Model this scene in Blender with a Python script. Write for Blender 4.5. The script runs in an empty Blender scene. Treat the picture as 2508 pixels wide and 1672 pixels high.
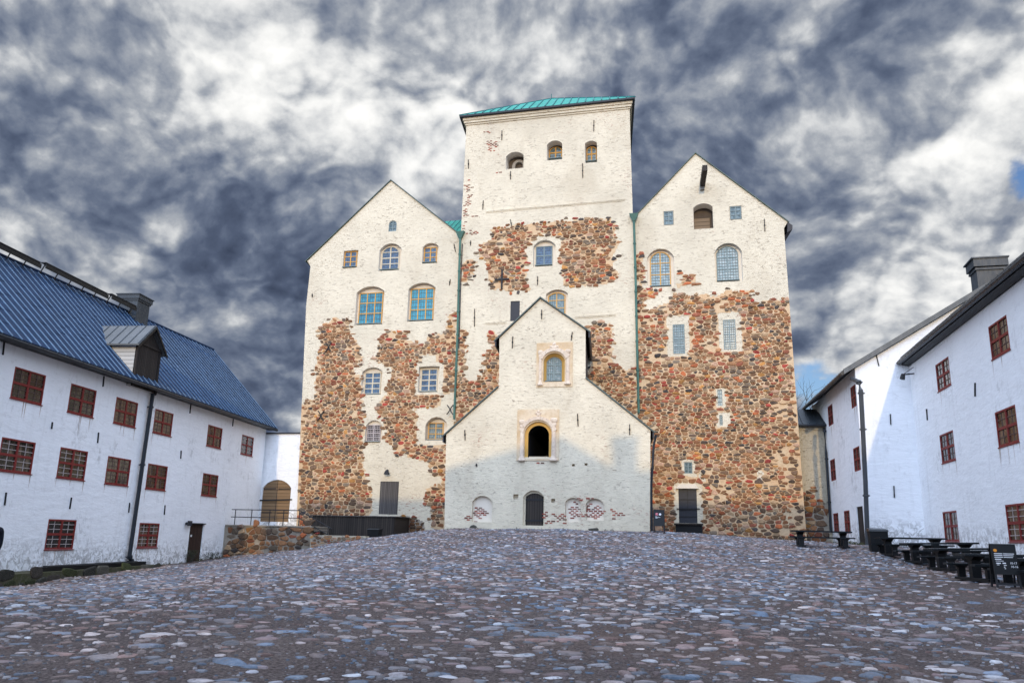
import bpy, math, random
import numpy as np
from mathutils import Vector, Matrix
from mathutils.geometry import tessellate_polygon

R = math.radians
SC = bpy.context.scene
COL = SC.collection
rng = random.Random(7)
nrg = np.random.default_rng(11)

# ------------------------------------------------------------------ camera
FPX, CX, CY = 1987.5, 1254.0, 836.0                 # focal length and centre in photo pixels (2508 x 1672)
YAW, PIT, ROL = 0.246436, 0.237672, 0.0229984
def cam_axes():
    fwd = Vector((-math.sin(YAW)*math.cos(PIT), math.cos(YAW)*math.cos(PIT), math.sin(PIT)))
    right = Vector((math.cos(YAW), math.sin(YAW), 0))
    up = right.cross(fwd)
    return right*math.cos(ROL)+up*math.sin(ROL), up*math.cos(ROL)-right*math.sin(ROL), fwd
RX, UP, FW = cam_axes()
cd = bpy.data.cameras.new('camera'); cam = bpy.data.objects.new('camera', cd); COL.objects.link(cam)
cd.sensor_width = 36.0; cd.lens = 36.0*FPX/2508; cd.clip_end = 4000; cd.clip_start = 0.1
cam.matrix_world = Matrix(((RX.x, UP.x, -FW.x, 0), (RX.y, UP.y, -FW.y, 0), (RX.z, UP.z, -FW.z, 0), (0, 0, 0, 1)))
SC.camera = cam
def ray(x, y):
    return (RX*((x-CX)/FPX) - UP*((y-CY)/FPX) + FW)

# ------------------------------------------------------------------ sun, sky, exposure
SUN_EL, SUN_AZ = R(12.2), R(-6.6)                    # light travels along +Y, a little towards -X
LDIR = Vector((math.sin(SUN_AZ)*math.cos(SUN_EL), math.cos(SUN_AZ)*math.cos(SUN_EL), -math.sin(SUN_EL)))
sl = bpy.data.lights.new('sun', 'SUN'); so = bpy.data.objects.new('sun', sl); COL.objects.link(so)
sl.energy = 2.0; sl.angle = R(0.5); sl.color = (0.76, 0.575, 0.32)
so.rotation_euler = LDIR.to_track_quat('-Z', 'Y').to_euler(); so.location = (10, -60, 60)
SC.view_settings.view_transform = 'Standard'; SC.view_settings.look = 'None'
SC.view_settings.exposure = -0.1; SC.view_settings.gamma = 1.0

class NT:
    """small helper for building node trees"""
    def __init__(s, tree): s.t = tree; tree.nodes.clear()
    def n(s, typ, **kw):
        nd = s.t.nodes.new(typ)
        for k_, v in kw.items(): setattr(nd, k_, v)
        return nd
    def put(s, sock, v):
        if v is None: return
        if hasattr(v, 'is_output') or isinstance(v, bpy.types.NodeSocket): s.t.links.new(v, sock)
        else:
            if hasattr(sock, 'default_value'):
                dv = sock.default_value
                if hasattr(dv, '__len__') and not isinstance(v, (int, float)):
                    if len(dv) == 4 and len(v) == 3: v = (*v, 1)
                    sock.default_value = v
                elif hasattr(dv, '__len__'): sock.default_value = (v,)*len(dv)
                else: sock.default_value = v
    def m(s, op, a, b=None, c=None, clamp=False):
        nd = s.n('ShaderNodeMath', operation=op, use_clamp=clamp)
        s.put(nd.inputs[0], a); s.put(nd.inputs[1], b)
        if c is not None: s.put(nd.inputs[2], c)
        return nd.outputs[0]
    def v(s, op, a, b=None):
        nd = s.n('ShaderNodeVectorMath', operation=op)
        s.put(nd.inputs[0], a)
        if b is not None:
            s.put(nd.inputs['Scale'] if op == 'SCALE' else nd.inputs[1], b)
        return nd.outputs['Value'] if op in ('DOT_PRODUCT', 'LENGTH') else nd.outputs['Vector']
    def noise(s, vec, scale=1, detail=4, rough=.55, dist=0.0, lac=2.0):
        nd = s.n('ShaderNodeTexNoise')
        s.put(nd.inputs['Vector'], vec); s.put(nd.inputs['Scale'], scale); s.put(nd.inputs['Detail'], detail)
        s.put(nd.inputs['Roughness'], rough); s.put(nd.inputs['Distortion'], dist); s.put(nd.inputs['Lacunarity'], lac)
        return nd.outputs[0]
    def ramp(s, fac, stops, interp='LINEAR'):
        nd = s.n('ShaderNodeValToRGB'); cr = nd.color_ramp; cr.interpolation = interp
        while len(cr.elements) < len(stops): cr.elements.new(0.5)
        for e_, (p_, c_) in zip(cr.elements, stops):
            e_.position = p_; e_.color = (*c_, 1) if len(c_) == 3 else c_
        s.put(nd.inputs[0], fac); return nd.outputs[0]
    def mr(s, v, a, b, c=0.0, d=1.0, smooth=False):
        nd = s.n('ShaderNodeMapRange', interpolation_type='SMOOTHSTEP' if smooth else 'LINEAR')
        for i_, q in enumerate((v, a, b, c, d)): s.put(nd.inputs[i_], q)
        return nd.outputs[0]
    def mix(s, f, a, b, mode='MIX'):
        nd = s.n('ShaderNodeMix', data_type='RGBA', blend_type=mode)
        s.put(nd.inputs[0], f); s.put(nd.inputs[6], a); s.put(nd.inputs[7], b)
        return nd.outputs[2]
    def comb(s, x, y, z):
        nd = s.n('ShaderNodeCombineXYZ')
        s.put(nd.inputs[0], x); s.put(nd.inputs[1], y); s.put(nd.inputs[2], z); return nd.outputs[0]
    def scale3(s, vec, sc):
        return s.v('MULTIPLY', vec, sc)

def build_world():
    w = bpy.data.worlds.new('World'); SC.world = w; w.use_nodes = True
    t = NT(w.node_tree)
    d = t.n('ShaderNodeTexCoord').outputs['Generated']
    d = t.v('NORMALIZE', d)
    sp = t.n('ShaderNodeSeparateXYZ'); t.put(sp.inputs[0], d)
    x, y, z = sp.outputs
    zz = t.m('MAXIMUM', z, 0.0)
    den = t.m('ADD', t.m('MULTIPLY', zz, 0.45), 0.70)
    P = t.comb(t.m('DIVIDE', x, den), t.m('DIVIDE', y, den), t.m('DIVIDE', t.m('MULTIPLY', zz, 1.25), den))
    warp = t.n('ShaderNodeTexNoise'); t.put(warp.inputs['Vector'], P); warp.inputs['Scale'].default_value = 2.6; warp.inputs['Detail'].default_value = 1
    Pw = t.v('ADD', P, t.v('SCALE', t.v('SUBTRACT', warp.outputs['Color'], (0.5, 0.5, 0.5)), 0.10))
    wf_ = t.n('ShaderNodeTexNoise'); t.put(wf_.inputs['Vector'], P); wf_.inputs['Scale'].default_value = 9.0; wf_.inputs['Detail'].default_value = 2
    wfine = t.v('SCALE', t.v('SUBTRACT', wf_.outputs['Color'], (0.5, 0.5, 0.5)), 0.10)
    def heap(vec):
        """cloud height: soft noise with rounded, creased billows on it"""
        vo = t.n('ShaderNodeTexVoronoi', feature='F1'); t.put(vo.inputs['Vector'], t.v('ADD', vec, wfine)); vo.inputs['Scale'].default_value = 8.6
        vo.inputs['Detail'].default_value = 2.0; vo.inputs['Roughness'].default_value = 0.6; vo.inputs['Lacunarity'].default_value = 2.3; vo.normalize = True
        d2 = t.m('MULTIPLY', vo.outputs['Distance'], vo.outputs['Distance'])
        return t.m('SUBTRACT', t.noise(vec, 3.7, 10, 0.57, 0.0), t.m('MULTIPLY', d2, 0.85))
    n1 = heap(Pw)
    # the side of each billow turned to the light is brighter: same height a little way towards the light
    n2 = heap(t.v('ADD', Pw, (-0.017, -0.007, 0.027)))
    em = t.m('SUBTRACT', n1, n2)
    big = t.noise(t.v('ADD', P, (3.1, 1.7, 0.4)), 1.5, 2, 0.5, 0.0)
    def blob(px, py, rad, amp):
        c = ray(px, py).normalized()
        k_ = 1/(1-math.cos(R(rad)))
        g = t.m('MULTIPLY', t.m('SUBTRACT', t.v('DOT_PRODUCT', d, tuple(c)), 1.0), k_)
        return t.m('MULTIPLY', t.m('EXPONENT', g), amp)
    val = t.m('MULTIPLY', t.m('SUBTRACT', n1, 0.36), 0.36)
    val = t.m('ADD', val, t.m('MULTIPLY', t.m('SUBTRACT', big, 0.5), 0.45))
    for b in BLOBS: val = t.m('ADD', val, blob(b[0], b[1], b[2], b[3]*1.15))
    val = t.m('ADD', t.m('MULTIPLY', t.m('TANH', t.m('MULTIPLY', t.m('SUBTRACT', val, 0.08), 2.1)), 0.37), 0.40)
    val = t.m('ADD', val, t.m('ADD', t.m('MULTIPLY', em, 3.0), t.m('MULTIPLY', t.m('SUBTRACT', n1, 0.36), 0.56)))
    cl = t.ramp(t.mr(val, -0.35, 1.25), [(0.0, (0.052, 0.070, 0.118)), (0.2187, (0.092, 0.120, 0.190)), (0.356, (0.150, 0.186, 0.268)), (0.469, (0.255, 0.292, 0.368)), (0.581, (0.42, 0.45, 0.50)),
                      (0.706, (0.72, 0.735, 0.75)), (0.84, (0.98, 0.98, 0.965)), (1.0, (1.18, 1.17, 1.14))])
    # unseen sky overhead and behind the viewer, brightened as added fill light
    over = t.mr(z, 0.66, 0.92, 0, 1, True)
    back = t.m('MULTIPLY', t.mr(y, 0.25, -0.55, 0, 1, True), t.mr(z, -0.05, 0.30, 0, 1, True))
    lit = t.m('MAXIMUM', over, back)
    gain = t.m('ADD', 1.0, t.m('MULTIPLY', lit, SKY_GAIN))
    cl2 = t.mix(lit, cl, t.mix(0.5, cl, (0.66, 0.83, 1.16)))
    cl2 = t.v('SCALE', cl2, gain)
    sky = t.n('ShaderNodeTexSky', sky_type='NISHITA', sun_disc=False)
    sky.sun_elevation = SUN_EL; sky.sun_rotation = math.atan2(-LDIR.x, -LDIR.y); sky.altitude = 0; sky.air_density = 1.2; sky.dust_density = 0.6
    bl = t.m('ADD', t.m('ADD', blob(2510, 425, 2.0, 0.74), blob(1985, 965, 2.8, 0.72)), blob(1970, 930, 1.5, 0.2))
    cover = t.m('SUBTRACT', 1.0, t.mr(t.m('MULTIPLY', bl, t.m('ADD', 1.35, t.m('MULTIPLY', t.m('SUBTRACT', 0.36, n1), 5.0))), 0.38, 0.66, 0, 1, True))
    b1 = t.n('ShaderNodeBackground'); t.put(b1.inputs[0], t.scale3(sky.outputs[0], (0.75, 0.95, 1.45))); b1.inputs[1].default_value = 0.10
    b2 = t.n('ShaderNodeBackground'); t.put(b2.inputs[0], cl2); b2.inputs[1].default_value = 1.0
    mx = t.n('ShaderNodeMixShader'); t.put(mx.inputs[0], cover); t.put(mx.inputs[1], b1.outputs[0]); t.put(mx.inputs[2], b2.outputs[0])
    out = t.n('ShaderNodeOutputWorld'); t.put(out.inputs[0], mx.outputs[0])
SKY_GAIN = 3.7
# bright and dark banks of cloud (photo direction, angular radius in degrees, amount)
BLOBS = [(560, -60, 4.5, 0.55), (610, 90, 3.6, 0.62), (700, 230, 3.4, 0.62), (800, 350, 3.0, 0.55), (900, 120, 3.5, 0.28), (2400, 400, 4.5, 0.40), (2300, 560, 4.0, 0.45), (2460, 640, 4.5, 0.60), (2200, 760, 3.4, 0.58), (2090, 880, 2.6, 0.45),
         (1950, 60, 4, 0.30), (1840, 260, 3, 0.16), (2440, 80, 5, 0.14), (150, 200, 8, -0.10), (430, 520, 7, -0.12), (1450, 90, 6, -0.14), (1650, 380, 5, -0.18), (1250, 200, 3, 0.16), (2150, 110, 4.5, -0.18),
         (660, 900, 6, -0.12), (1990, 640, 4, -0.20), (30, 585, 3.6, 0.26), (520, 700, 3.6, 0.26), (330, 290, 4, .14), (1010, 430, 3, 0.20)]
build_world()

# ------------------------------------------------------------------ mesh helpers
ROOT = {}
class MB:
    def __init__(s): s.v = []; s.f = []; s.m = []
    def add(s, vs, fs, m=0):
        b = len(s.v); s.v += [tuple(q) for q in vs]; s.f += [tuple(b+i for i in f_) for f_ in fs]; s.m += [m]*len(fs); return s
    def poly(s, vs, m=0): return s.add(vs, [tuple(range(len(vs)))], m)
    def prism(s, pts, ext, m=0):
        n = len(pts); e = Vector(ext); a = [Vector(p) for p in pts]
        s.add(a+[p+e for p in a], [tuple(range(n))[::-1], tuple(range(n, 2*n))]+[(i, (i+1) % n, n+(i+1) % n, n+i) for i in range(n)], m); return s
    def box(s, o, a, b, c, m=0):
        o, a, b, c = map(Vector, (o, a, b, c))
        return s.prism([o, o+a, o+a+b, o+b], c, m)
    def bx(s, x0, y0, z0, x1, y1, z1, m=0): return s.box((x0, y0, z0), (x1-x0, 0, 0), (0, y1-y0, 0), (0, 0, z1-z0), m)
    def tube(s, pts, r, n=8, m=0, cap=True):
        pts = [Vector(p) for p in pts]; rings = []
        rr = r if hasattr(r, '__len__') else [r]*len(pts)
        for i, p in enumerate(pts):
            t = (pts[min(i+1, len(pts)-1)]-pts[max(i-1, 0)]).normalized()
            a = t.cross(Vector((0, 0, 1)) if abs(t.z) < .9 else Vector((0, 1, 0))).normalized(); b = t.cross(a)
            rings += [p+(a*math.cos(2*math.pi*j/n)+b*math.sin(2*math.pi*j/n))*rr[i] for j in range(n)]
        fs = [(i*n+j, i*n+(j+1) % n, (i+1)*n+(j+1) % n, (i+1)*n+j) for i in range(len(pts)-1) for j in range(n)]
        if cap: fs += [tuple(range(n)), tuple((len(pts)-1)*n+j for j in range(n))[::-1]]
        return s.add(rings, fs, m)
    def bar(s, a, b, w, h, up=(0, 0, 1), m=0):
        """straight bar of cross-section w (sideways) by h (along up)"""
        a, b, u = Vector(a), Vector(b), Vector(up); t = (b-a).normalized()
        sd = t.cross(u).normalized()*w*.5; u2 = sd.cross(t).normalized()*h*.5
        return s.prism([a-sd-u2, a+sd-u2, a+sd+u2, a-sd+u2], b-a, m)
    def build(s, name, mats, parent=None, local=False, smooth=False):
        if not isinstance(mats, (list, tuple)): mats = [mats]
        off = Vector((0, 0, 0))
        if parent is not None and not local:
            q = parent
            while q is not None: off = off+q.location; q = q.parent
        me = bpy.data.meshes.new(name)
        vs = np.array(s.v, dtype=np.float64)-np.array(off)
        me.from_pydata(vs.tolist(), [], s.f)
        for m_ in mats: me.materials.append(M[m_] if isinstance(m_, str) else m_)
        me.polygons.foreach_set('material_index', s.m)
        if smooth: me.polygons.foreach_set('use_smooth', [True]*len(s.f))
        me.update()
        o = bpy.data.objects.new(name, me); COL.objects.link(o)
        if parent is not None: o.parent = parent
        return o
def fixnormals(o):
    import bmesh
    b = bmesh.new(); b.from_mesh(o.data); bmesh.ops.recalc_face_normals(b, faces=b.faces); b.to_mesh(o.data); b.free(); return o
def tag(o, label=None, cat=None, group=None, kind=None):
    if label: o['label'] = label
    if cat: o['category'] = cat
    if group: o['group'] = group
    if kind: o['kind'] = kind
    return o
def thing(name, loc, label, cat, group=None):
    o = bpy.data.objects.new(name, None); COL.objects.link(o); o.location = loc; o.empty_display_size = .3
    return tag(o, label, cat, group)
def copy_tree(o, parent=None):
    c = o.copy(); COL.objects.link(c)
    if parent is not None: c.parent = parent
    for ch in list(o.children): copy_tree(ch, c)
    return c

ZK = {'A': (0, 600, 3.2667), 'B': (0, 1040, 3.2667), 'C': (500, 960, 3.7935), 'D': (700, 420, 4.9), 'E': (700, 700, 4.9), 'F': (1080, 210, 4.3556),
      'G': (1080, 500, 4.3556), 'H': (1080, 700, 4.3556), 'I': (1060, 980, 3.92), 'J': (1500, 360, 4.704), 'K': (1500, 680, 4.704), 'L': (1500, 1000, 3.92),
      'M': (1908, 580, 3.92), 'N': (1908, 950, 3.92), 'O': (2100, 1250, 5.765), 'Q': (560, 1160, 5.3455), 'o': (0, 0, 0.9378), 'p': (0, 0, 1.0)}
def Z(r, x, y):
    a, b, s = ZK[r]; return x/s+a, y/s+b
class Wall:
    """a vertical wall plane: origin O, horizontal U (rightwards in the picture), outward N"""
    def __init__(s, O, U): s.O = Vector(O); s.U = Vector(U).normalized(); s.N = s.U.cross(Vector((0, 0, 1)))
    def uv(s, px, py, off=0.0):
        d = ray(px, py); t = ((s.O+s.N*off).dot(s.N))/d.dot(s.N); p = d*t-s.O
        return p.dot(s.U), p.z+s.O.z
    def z(s, r, x, y, off=0.0): return s.uv(*Z(r, x, y), off)
    def pt(s, u, z, d=0.0): p = s.O+s.U*u+s.N*d; return Vector((p.x, p.y, z))
    def rect(s, r, x0, y0, x1, y1):
        a = s.z(r, x0, y0); b = s.z(r, x1, y0); c = s.z(r, x1, y1); e = s.z(r, x0, y1)
        return ((a[0]+e[0])/2, (c[1]+e[1])/2, (b[0]+c[0])/2, (a[1]+b[1])/2)       # u0, z0, u1, z1
    def quad(s, r, *q):
        p = [s.z(r, *w) for w in q]
        return ((p[0][0]+p[3][0])/2, (p[2][1]+p[3][1])/2, (p[1][0]+p[2][0])/2, (p[0][1]+p[1][1])/2)

def arch(u0, z0, u1, z1, rise, n=9):
    """outline of an opening, counter-clockwise, top closed by a segmental arch of that rise"""
    if rise <= 0: return [(u0, z0), (u1, z0), (u1, z1), (u0, z1)]
    w = (u1-u0)/2; cu = (u0+u1)/2; rise = min(rise, w); rad = (w*w+rise*rise)/(2*rise); cz = z1-rad
    a0 = math.asin(min(1, w/rad)); 
    if rise >= w: a0 = math.pi/2
    return [(u0, z0), (u1, z0)]+[(cu+rad*math.sin(a0-2*a0*i/(n-1)), cz+rad*math.cos(a0-2*a0*i/(n-1))) for i in range(n)]

def wall_mesh(mb, W, outer, holes, d0=0.0, m=0, m_rev=0, m_back=0):
    """holes: list of (outline, depth, has_back)"""
    loops = [outer]+[h[0] for h in holes]
    flat = [q for l in loops for q in l]
    tris = tessellate_polygon([[Vector((u, z, 0)) for u, z in l] for l in loops])
    base = len(mb.v); mb.v += [tuple(W.pt(u, z, d0)) for u, z in flat]
    for tr in tris:
        a, b, c = (flat[i] for i in tr)
        if (b[0]-a[0])*(c[1]-a[1])-(b[1]-a[1])*(c[0]-a[0]) < 0: tr = tr[::-1]
        mb.f.append(tuple(base+i for i in tr)); mb.m.append(m)
    for hl, dep, back in holes:
        n = len(hl)
        mb.add([W.pt(u, z, d0) for u, z in hl]+[W.pt(u, z, d0-dep) for u, z in hl], [(i, n+i, n+(i+1) % n, (i+1) % n) for i in range(n)], m_rev)
        if back: mb.add([W.pt(u, z, d0-dep) for u, z in hl], [tuple(range(n))], m_back if back is True else back)

def flat_bar(mb, W, a, b, w, d0, d1, m=0):
    """bar lying on wall W from (u,z) a to b, width w in the plane, between offsets d0 and d1"""
    a, b = Vector((*a, 0)), Vector((*b, 0)); t = (b-a).normalized(); s_ = Vector((-t.y, t.x, 0))*w*.5
    q = [a-s_, b-s_, b+s_, a+s_]
    mb.prism([W.pt(p.x, p.y, d0) for p in q], W.N*(d1-d0), m)
def ring(mb, W, outer, inner, d0, d1, m=0):
    """band between two outlines with the same number of points"""
    n = len(outer)
    O0 = [W.pt(*p, d0) for p in outer]; O1 = [W.pt(*p, d1) for p in outer]; I0 = [W.pt(*p, d0) for p in inner]; I1 = [W.pt(*p, d1) for p in inner]
    fs = []
    for i in range(n):
        j = (i+1) % n
        fs += [(n+i, n+j, 3*n+j, 3*n+i), (i, j, n+j, n+i), (2*n+j, 2*n+i, 3*n+i, 3*n+j)]
    mb.add(O0+O1+I0+I1, fs, m)

def window(W, r, rise, d, parent, frame, pane, nx=2, ny=3, fw=.055, mw=.04, grid=None, gm='lead', sill=None, name='window', kx=None, label=None):
    """framed window: r = (u0,z0,u1,z1) on wall W, its glass at offset d"""
    u0, z0, u1, z1 = r
    out = arch(u0, z0, u1, z1, rise)
    inn = arch(u0+fw, z0+fw, u1-fw, z1-fw, max(0, rise-.2*fw) if rise > 0 else 0)
    b = MB(); ring(b, W, out, inn, d-.02, d+.05)
    zs = z1-rise
    for i in range(1, nx):
        u = u0+(u1-u0)*i/nx; zt = z1-fw if rise > 0 and abs(i/nx-.5) < .01 else (z1-fw if rise <= 0 else zs+rise*.55)
        flat_bar(b, W, (u, z0+fw), (u, zt), mw*(1.3 if i*2 == nx else 1), d, d+.045)
    for j in range(1, ny):
        z = z0+(z1-z0)*j/ny
        flat_bar(b, W, (u0+fw, z), (u1-fw, z), mw*(1.3 if j*2 == ny else .9), d, d+.043)
    mats = [frame]
    if grid:
        gx, gy, gw = grid; mats.append(gm)
        for i in range(1, gx):
            u = u0+(u1-u0)*i/gx
            flat_bar(b, W, (u, z0+fw), (u, min(z1-fw, zs+rise*.6)), gw, d, d+.02, 1)
        for j in range(1, gy):
            z = z0+(z1-z0)*j/gy
            if z < zs+rise*.7: flat_bar(b, W, (u0+fw, z), (u1-fw, z), gw, d, d+.021, 1)
    fo = b.build(name, mats, parent)
    if label: fo['label'] = label
    p = MB(); p.poly([W.pt(u, z, d) for u, z in inn]); p.build('pane', pane, fo)
    if sill:
        s_ = MB(); s_.box(W.pt(u0-sill[0], z0-.05, d-.02), W.U*(u1-u0+2*sill[0]), W.N*sill[1], Vector((0, 0, .045))); s_.build('sill', sill[2], fo)
    return fo

def stains(W, wins, parent, seed=2):
    rg = random.Random(seed); b = MB()
    for r in wins:
        for k_ in range(rg.randint(3, 6)):
            u = rg.choice((r[0]+.03, r[2]-.03, (r[0]+r[2])/2, rg.uniform(r[0], r[2]))); L = rg.uniform(.15, .95); w = rg.uniform(.012, .035); z = r[1]-.03
            b.add([W.pt(u-w, z, .004), W.pt(u+w, z, .004), W.pt(u+w*.7, z-L*.4, .004), W.pt(u+rg.uniform(-.02, .02), z-L, .004), W.pt(u-w*.8, z-L*.5, .004)], [(0, 4, 3, 2, 1)], 0)
    return tag(b.build('rust_stains', 'rust', parent), kind='stuff')
def inpoly(px, py, poly):
    px = np.asarray(px); py = np.asarray(py); ins = np.zeros(px.shape, bool); n = len(poly)
    for i in range(n):
        x0, y0 = poly[i]; x1, y1 = poly[(i+1) % n]
        if y0 == y1: continue
        c = ((y0 > py) != (y1 > py)) & (px < (x1-x0)*(py-y0)/(y1-y0)+x0); ins ^= c
    return ins

# ------------------------------------------------------------------ materials
M = {}
def mat(name, fn, **kw):
    m_ = bpy.data.materials.new(name); m_.use_nodes = True; t = NT(m_.node_tree)
    bs = t.n('ShaderNodeBsdfPrincipled'); out = t.n('ShaderNodeOutputMaterial'); t.put(out.inputs[0], bs.outputs[0])
    t.bs = bs; t.oc = t.n('ShaderNodeTexCoord').outputs['Object']
    fn(t, **kw); M[name] = m_; return m_
def setb(t, col, rough=.8, spec=.3, metal=0.0, bump=None, bs=.3, bd=.02):
    t.put(t.bs.inputs['Base Color'], col); t.put(t.bs.inputs['Roughness'], rough); t.put(t.bs.inputs['Specular IOR Level'], spec); t.put(t.bs.inputs['Metallic'], metal)
    if bump is not None:
        b = t.n('ShaderNodeBump'); t.put(b.inputs['Height'], bump); b.inputs['Strength'].default_value = bs; b.inputs['Distance'].default_value = bd
        t.put(t.bs.inputs['Normal'], b.outputs[0])
def m_plain(t, col, rough=.7, spec=.3, metal=0.0, var=.25, sc=6.0, bs=.15):
    n = t.noise(t.oc, sc, 5, .6)
    c = t.mix(n, tuple(q*(1-var) for q in col), tuple(min(1, q*(1+var)) for q in col))
    setb(t, c, rough, spec, metal, n, bs, .01)
def m_wash(t, col, dirt, streak, rows=4.2, patch=.5):
    """limewashed masonry: courses showing through, streaks, chips"""
    wv = t.scale3(t.oc, (1.0, 1.0, rows))
    a = t.noise(wv, 2.8, 6, .68, .5)
    st = t.noise(t.scale3(t.oc, (1.0, 1.0, 3.6)), 3.6, 5, .64, .6)
    fi = t.noise(t.scale3(t.oc, (1.0, 1.0, 2.6)), 8.5, 4, .66, .3)
    big = t.noise(t.oc, .30, 4, .62, .4)
    sm = t.noise(t.oc, 9, 4, .6)
    c = t.mix(t.mr(big, .36, .66), tuple(min(1, q*1.03) for q in col), tuple(q*.86 for q in col))
    c = t.mix(t.m('MULTIPLY', t.mr(a, .48, .72), .50), c, dirt)
    zone = t.mr(t.noise(t.oc, .55, 3, .6), .34, .60, .25, 1.0)
    scr = t.m('MULTIPLY', t.mr(st, .585, .655, 0, 1), zone)
    c = t.mix(t.m('MULTIPLY', scr, patch), c, streak)
    c = t.mix(t.m('MULTIPLY', t.mr(fi, .60, .68), t.m('MULTIPLY', zone, .55*patch)), c, streak)
    c = t.mix(t.m('MULTIPLY', t.mr(fi, .40, .30), .5), c, tuple(min(1, q*1.12) for q in col))
    chip = t.mr(t.noise(t.scale3(t.oc, (1, 1, 1.9)), 5.5, 3, .6, .3), .70, .74)
    c = t.mix(t.m('MULTIPLY', chip, .7*patch), c, tuple(q*.6 for q in streak))
    ws = t.m('MULTIPLY', t.mr(t.noise(t.scale3(t.oc, (1, 1, .45)), .55, 5, .66, .6), .52, .70), .38)
    c = t.mix(ws, c, tuple(q*f_ for q, f_ in zip(col, (.74, .70, .66))))
    rb = t.m('MULTIPLY', t.mr(t.noise(t.oc, .33, 3, .6), .57, .66), t.mr(t.noise(t.scale3(t.oc, (1, 1, 2.8)), 4.2, 4, .62), .585, .615))
    c = t.mix(t.m('MULTIPLY', rb, .75*patch), c, (.36, .15, .10))
    h = t.m('ADD', t.m('ADD', t.m('MULTIPLY', a, 1.0), t.m('MULTIPLY', sm, .25)), t.m('MULTIPLY', fi, .5))
    h = t.m('SUBTRACT', h, t.m('MULTIPLY', scr, .6))
    setb(t, c, .92, .15, 0, h, .6, .07)
def m_white(t, col, stain, rub=1.0):
    """smooth limewash with smudges, and flaking over rubble near the ground"""
    big = t.noise(t.oc, .28, 4, .6, .3); med = t.noise(t.scale3(t.oc, (1, 1, 1.6)), 1.5, 6, .65, .5)
    st = t.noise(t.scale3(t.oc, (2.2, 2.2, .35)), 1.3, 5, .65)
    c = t.mix(t.mr(big, .38, .68), col, tuple(q*.94 for q in col))
    c = t.mix(t.m('MULTIPLY', t.mr(st, .54, .74), .34), c, stain)
    c = t.mix(t.m('MULTIPLY', t.mr(t.noise(t.scale3(t.oc, (1, 1, 2.4)), 3.1, 5, .68, .4), .60, .70), .40), c, stain)
    c = t.mix(t.m('MULTIPLY', t.mr(med, .62, .72), .55), c, stain)
    sp = t.n('ShaderNodeSeparateXYZ'); t.put(sp.inputs[0], t.oc)
    foot = t.mr(t.m('ADD', sp.outputs[2], t.m('MULTIPLY', med, -1.2)), .0, 1.1, 1, 0)     # flaked foot of the wall
    vo = t.n('ShaderNodeTexVoronoi', feature='F1'); t.put(vo.inputs['Vector'], t.v('ADD', t.oc, t.v('SCALE', t.n('ShaderNodeTexNoise').outputs['Color'], .1))); vo.inputs['Scale'].default_value = 2.3
    fl = t.mr(t.noise(t.oc, 3.0, 6, .68, 1.4), .47, .54)
    c = t.mix(t.m('MULTIPLY', t.m('MULTIPLY', foot, fl), .62*rub), c, (.25, .235, .22))
    pt = t.m('MULTIPLY', t.mr(t.noise(t.oc, .42, 3, .6), .55, .66), t.mr(t.noise(t.scale3(t.oc, (1.6, 1.6, 1.0)), 2.6, 5, .7, .8), .50, .60))
    c = t.mix(t.m('MULTIPLY', pt, .55), c, tuple(q*.8 for q in stain))
    lump = t.m('MULTIPLY', t.m('MULTIPLY', foot, t.m('SUBTRACT', 1.0, vo.outputs['Distance'])), 1.6*rub)
    h = t.m('ADD', t.m('ADD', t.m('MULTIPLY', med, .6), t.m('MULTIPLY', t.noise(t.scale3(t.oc, (.7, .7, 2.2)), 1.3, 6, .62), 1.6)), lump)
    setb(t, c, .9, .15, 0, h, .45, .055)
def m_stone(t, stops, bs=.6, dust=None):
    ri = t.n('ShaderNodeNewGeometry').outputs['Random Per Island']
    c = t.ramp(ri, stops, 'CONSTANT')
    jit = t.n('ShaderNodeTexWhiteNoise', noise_dimensions='1D'); t.put(jit.inputs['W'], t.m('MULTIPLY', ri, 917.0))
    c = t.v('SCALE', c, t.mr(jit.outputs[0], 0, 1, .62, 1.28))
    n = t.noise(t.oc, 7, 6, .68, .5); n2 = t.noise(t.oc, 28, 3, .6)
    c = t.mix(t.mr(n, .25, .8), t.v('SCALE', c, .55), t.v('SCALE', c, 1.25))
    c = t.mix(t.m('MULTIPLY', t.mr(n2, .55, .7), .22), c, (.42, .36, .30))
    if dust:
        tn = t.mr(t.noise(t.oc, .42, 4, .65, .6), .42, .60)
        c = t.mix(1.0, c, t.mix(tn, (1.10, .95, .87), (.93, 1.0, 1.07)), 'MULTIPLY')
        c = t.mix(t.m('MULTIPLY', t.mr(t.noise(t.oc, 5, 5, .7), .52, .64), .65), c, dust)
    setb(t, c, .85, .25, 0, t.m('ADD', n, t.m('MULTIPLY', n2, .4)), bs, .04)
def m_mortar(t, a, b, c3):
    n = t.noise(t.oc, .9, 5, .6); n2 = t.noise(t.oc, 6, 5, .7)
    c = t.mix(t.mr(n, .35, .65), a, b); c = t.mix(t.m('MULTIPLY', t.mr(n2, .5, .75), .6), c, c3)
    setb(t, c, .95, .1, 0, n2, .6, .04)
def m_glass(t, base, base2, rough=.08, sc=5.0, stripes=False):
    rnd = t.n('ShaderNodeObjectInfo').outputs['Random']
    n = t.noise(t.v('ADD', t.scale3(t.oc, (sc, sc, sc*(.25 if stripes else 1))), t.comb(t.m('MULTIPLY', rnd, 37.0), t.m('MULTIPLY', rnd, 11.0), 0.0)), 1.0, 3, .6, .4)
    n = t.m('ADD', n, t.mr(rnd, 0, 1, -.12, .12))
    c = t.mix(t.mr(n, .42, .6), base, base2)
    bw = t.noise(t.oc, 1.6, 2, .5)
    setb(t, c, rough, .6, 0, bw, .12, .03)
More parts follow.
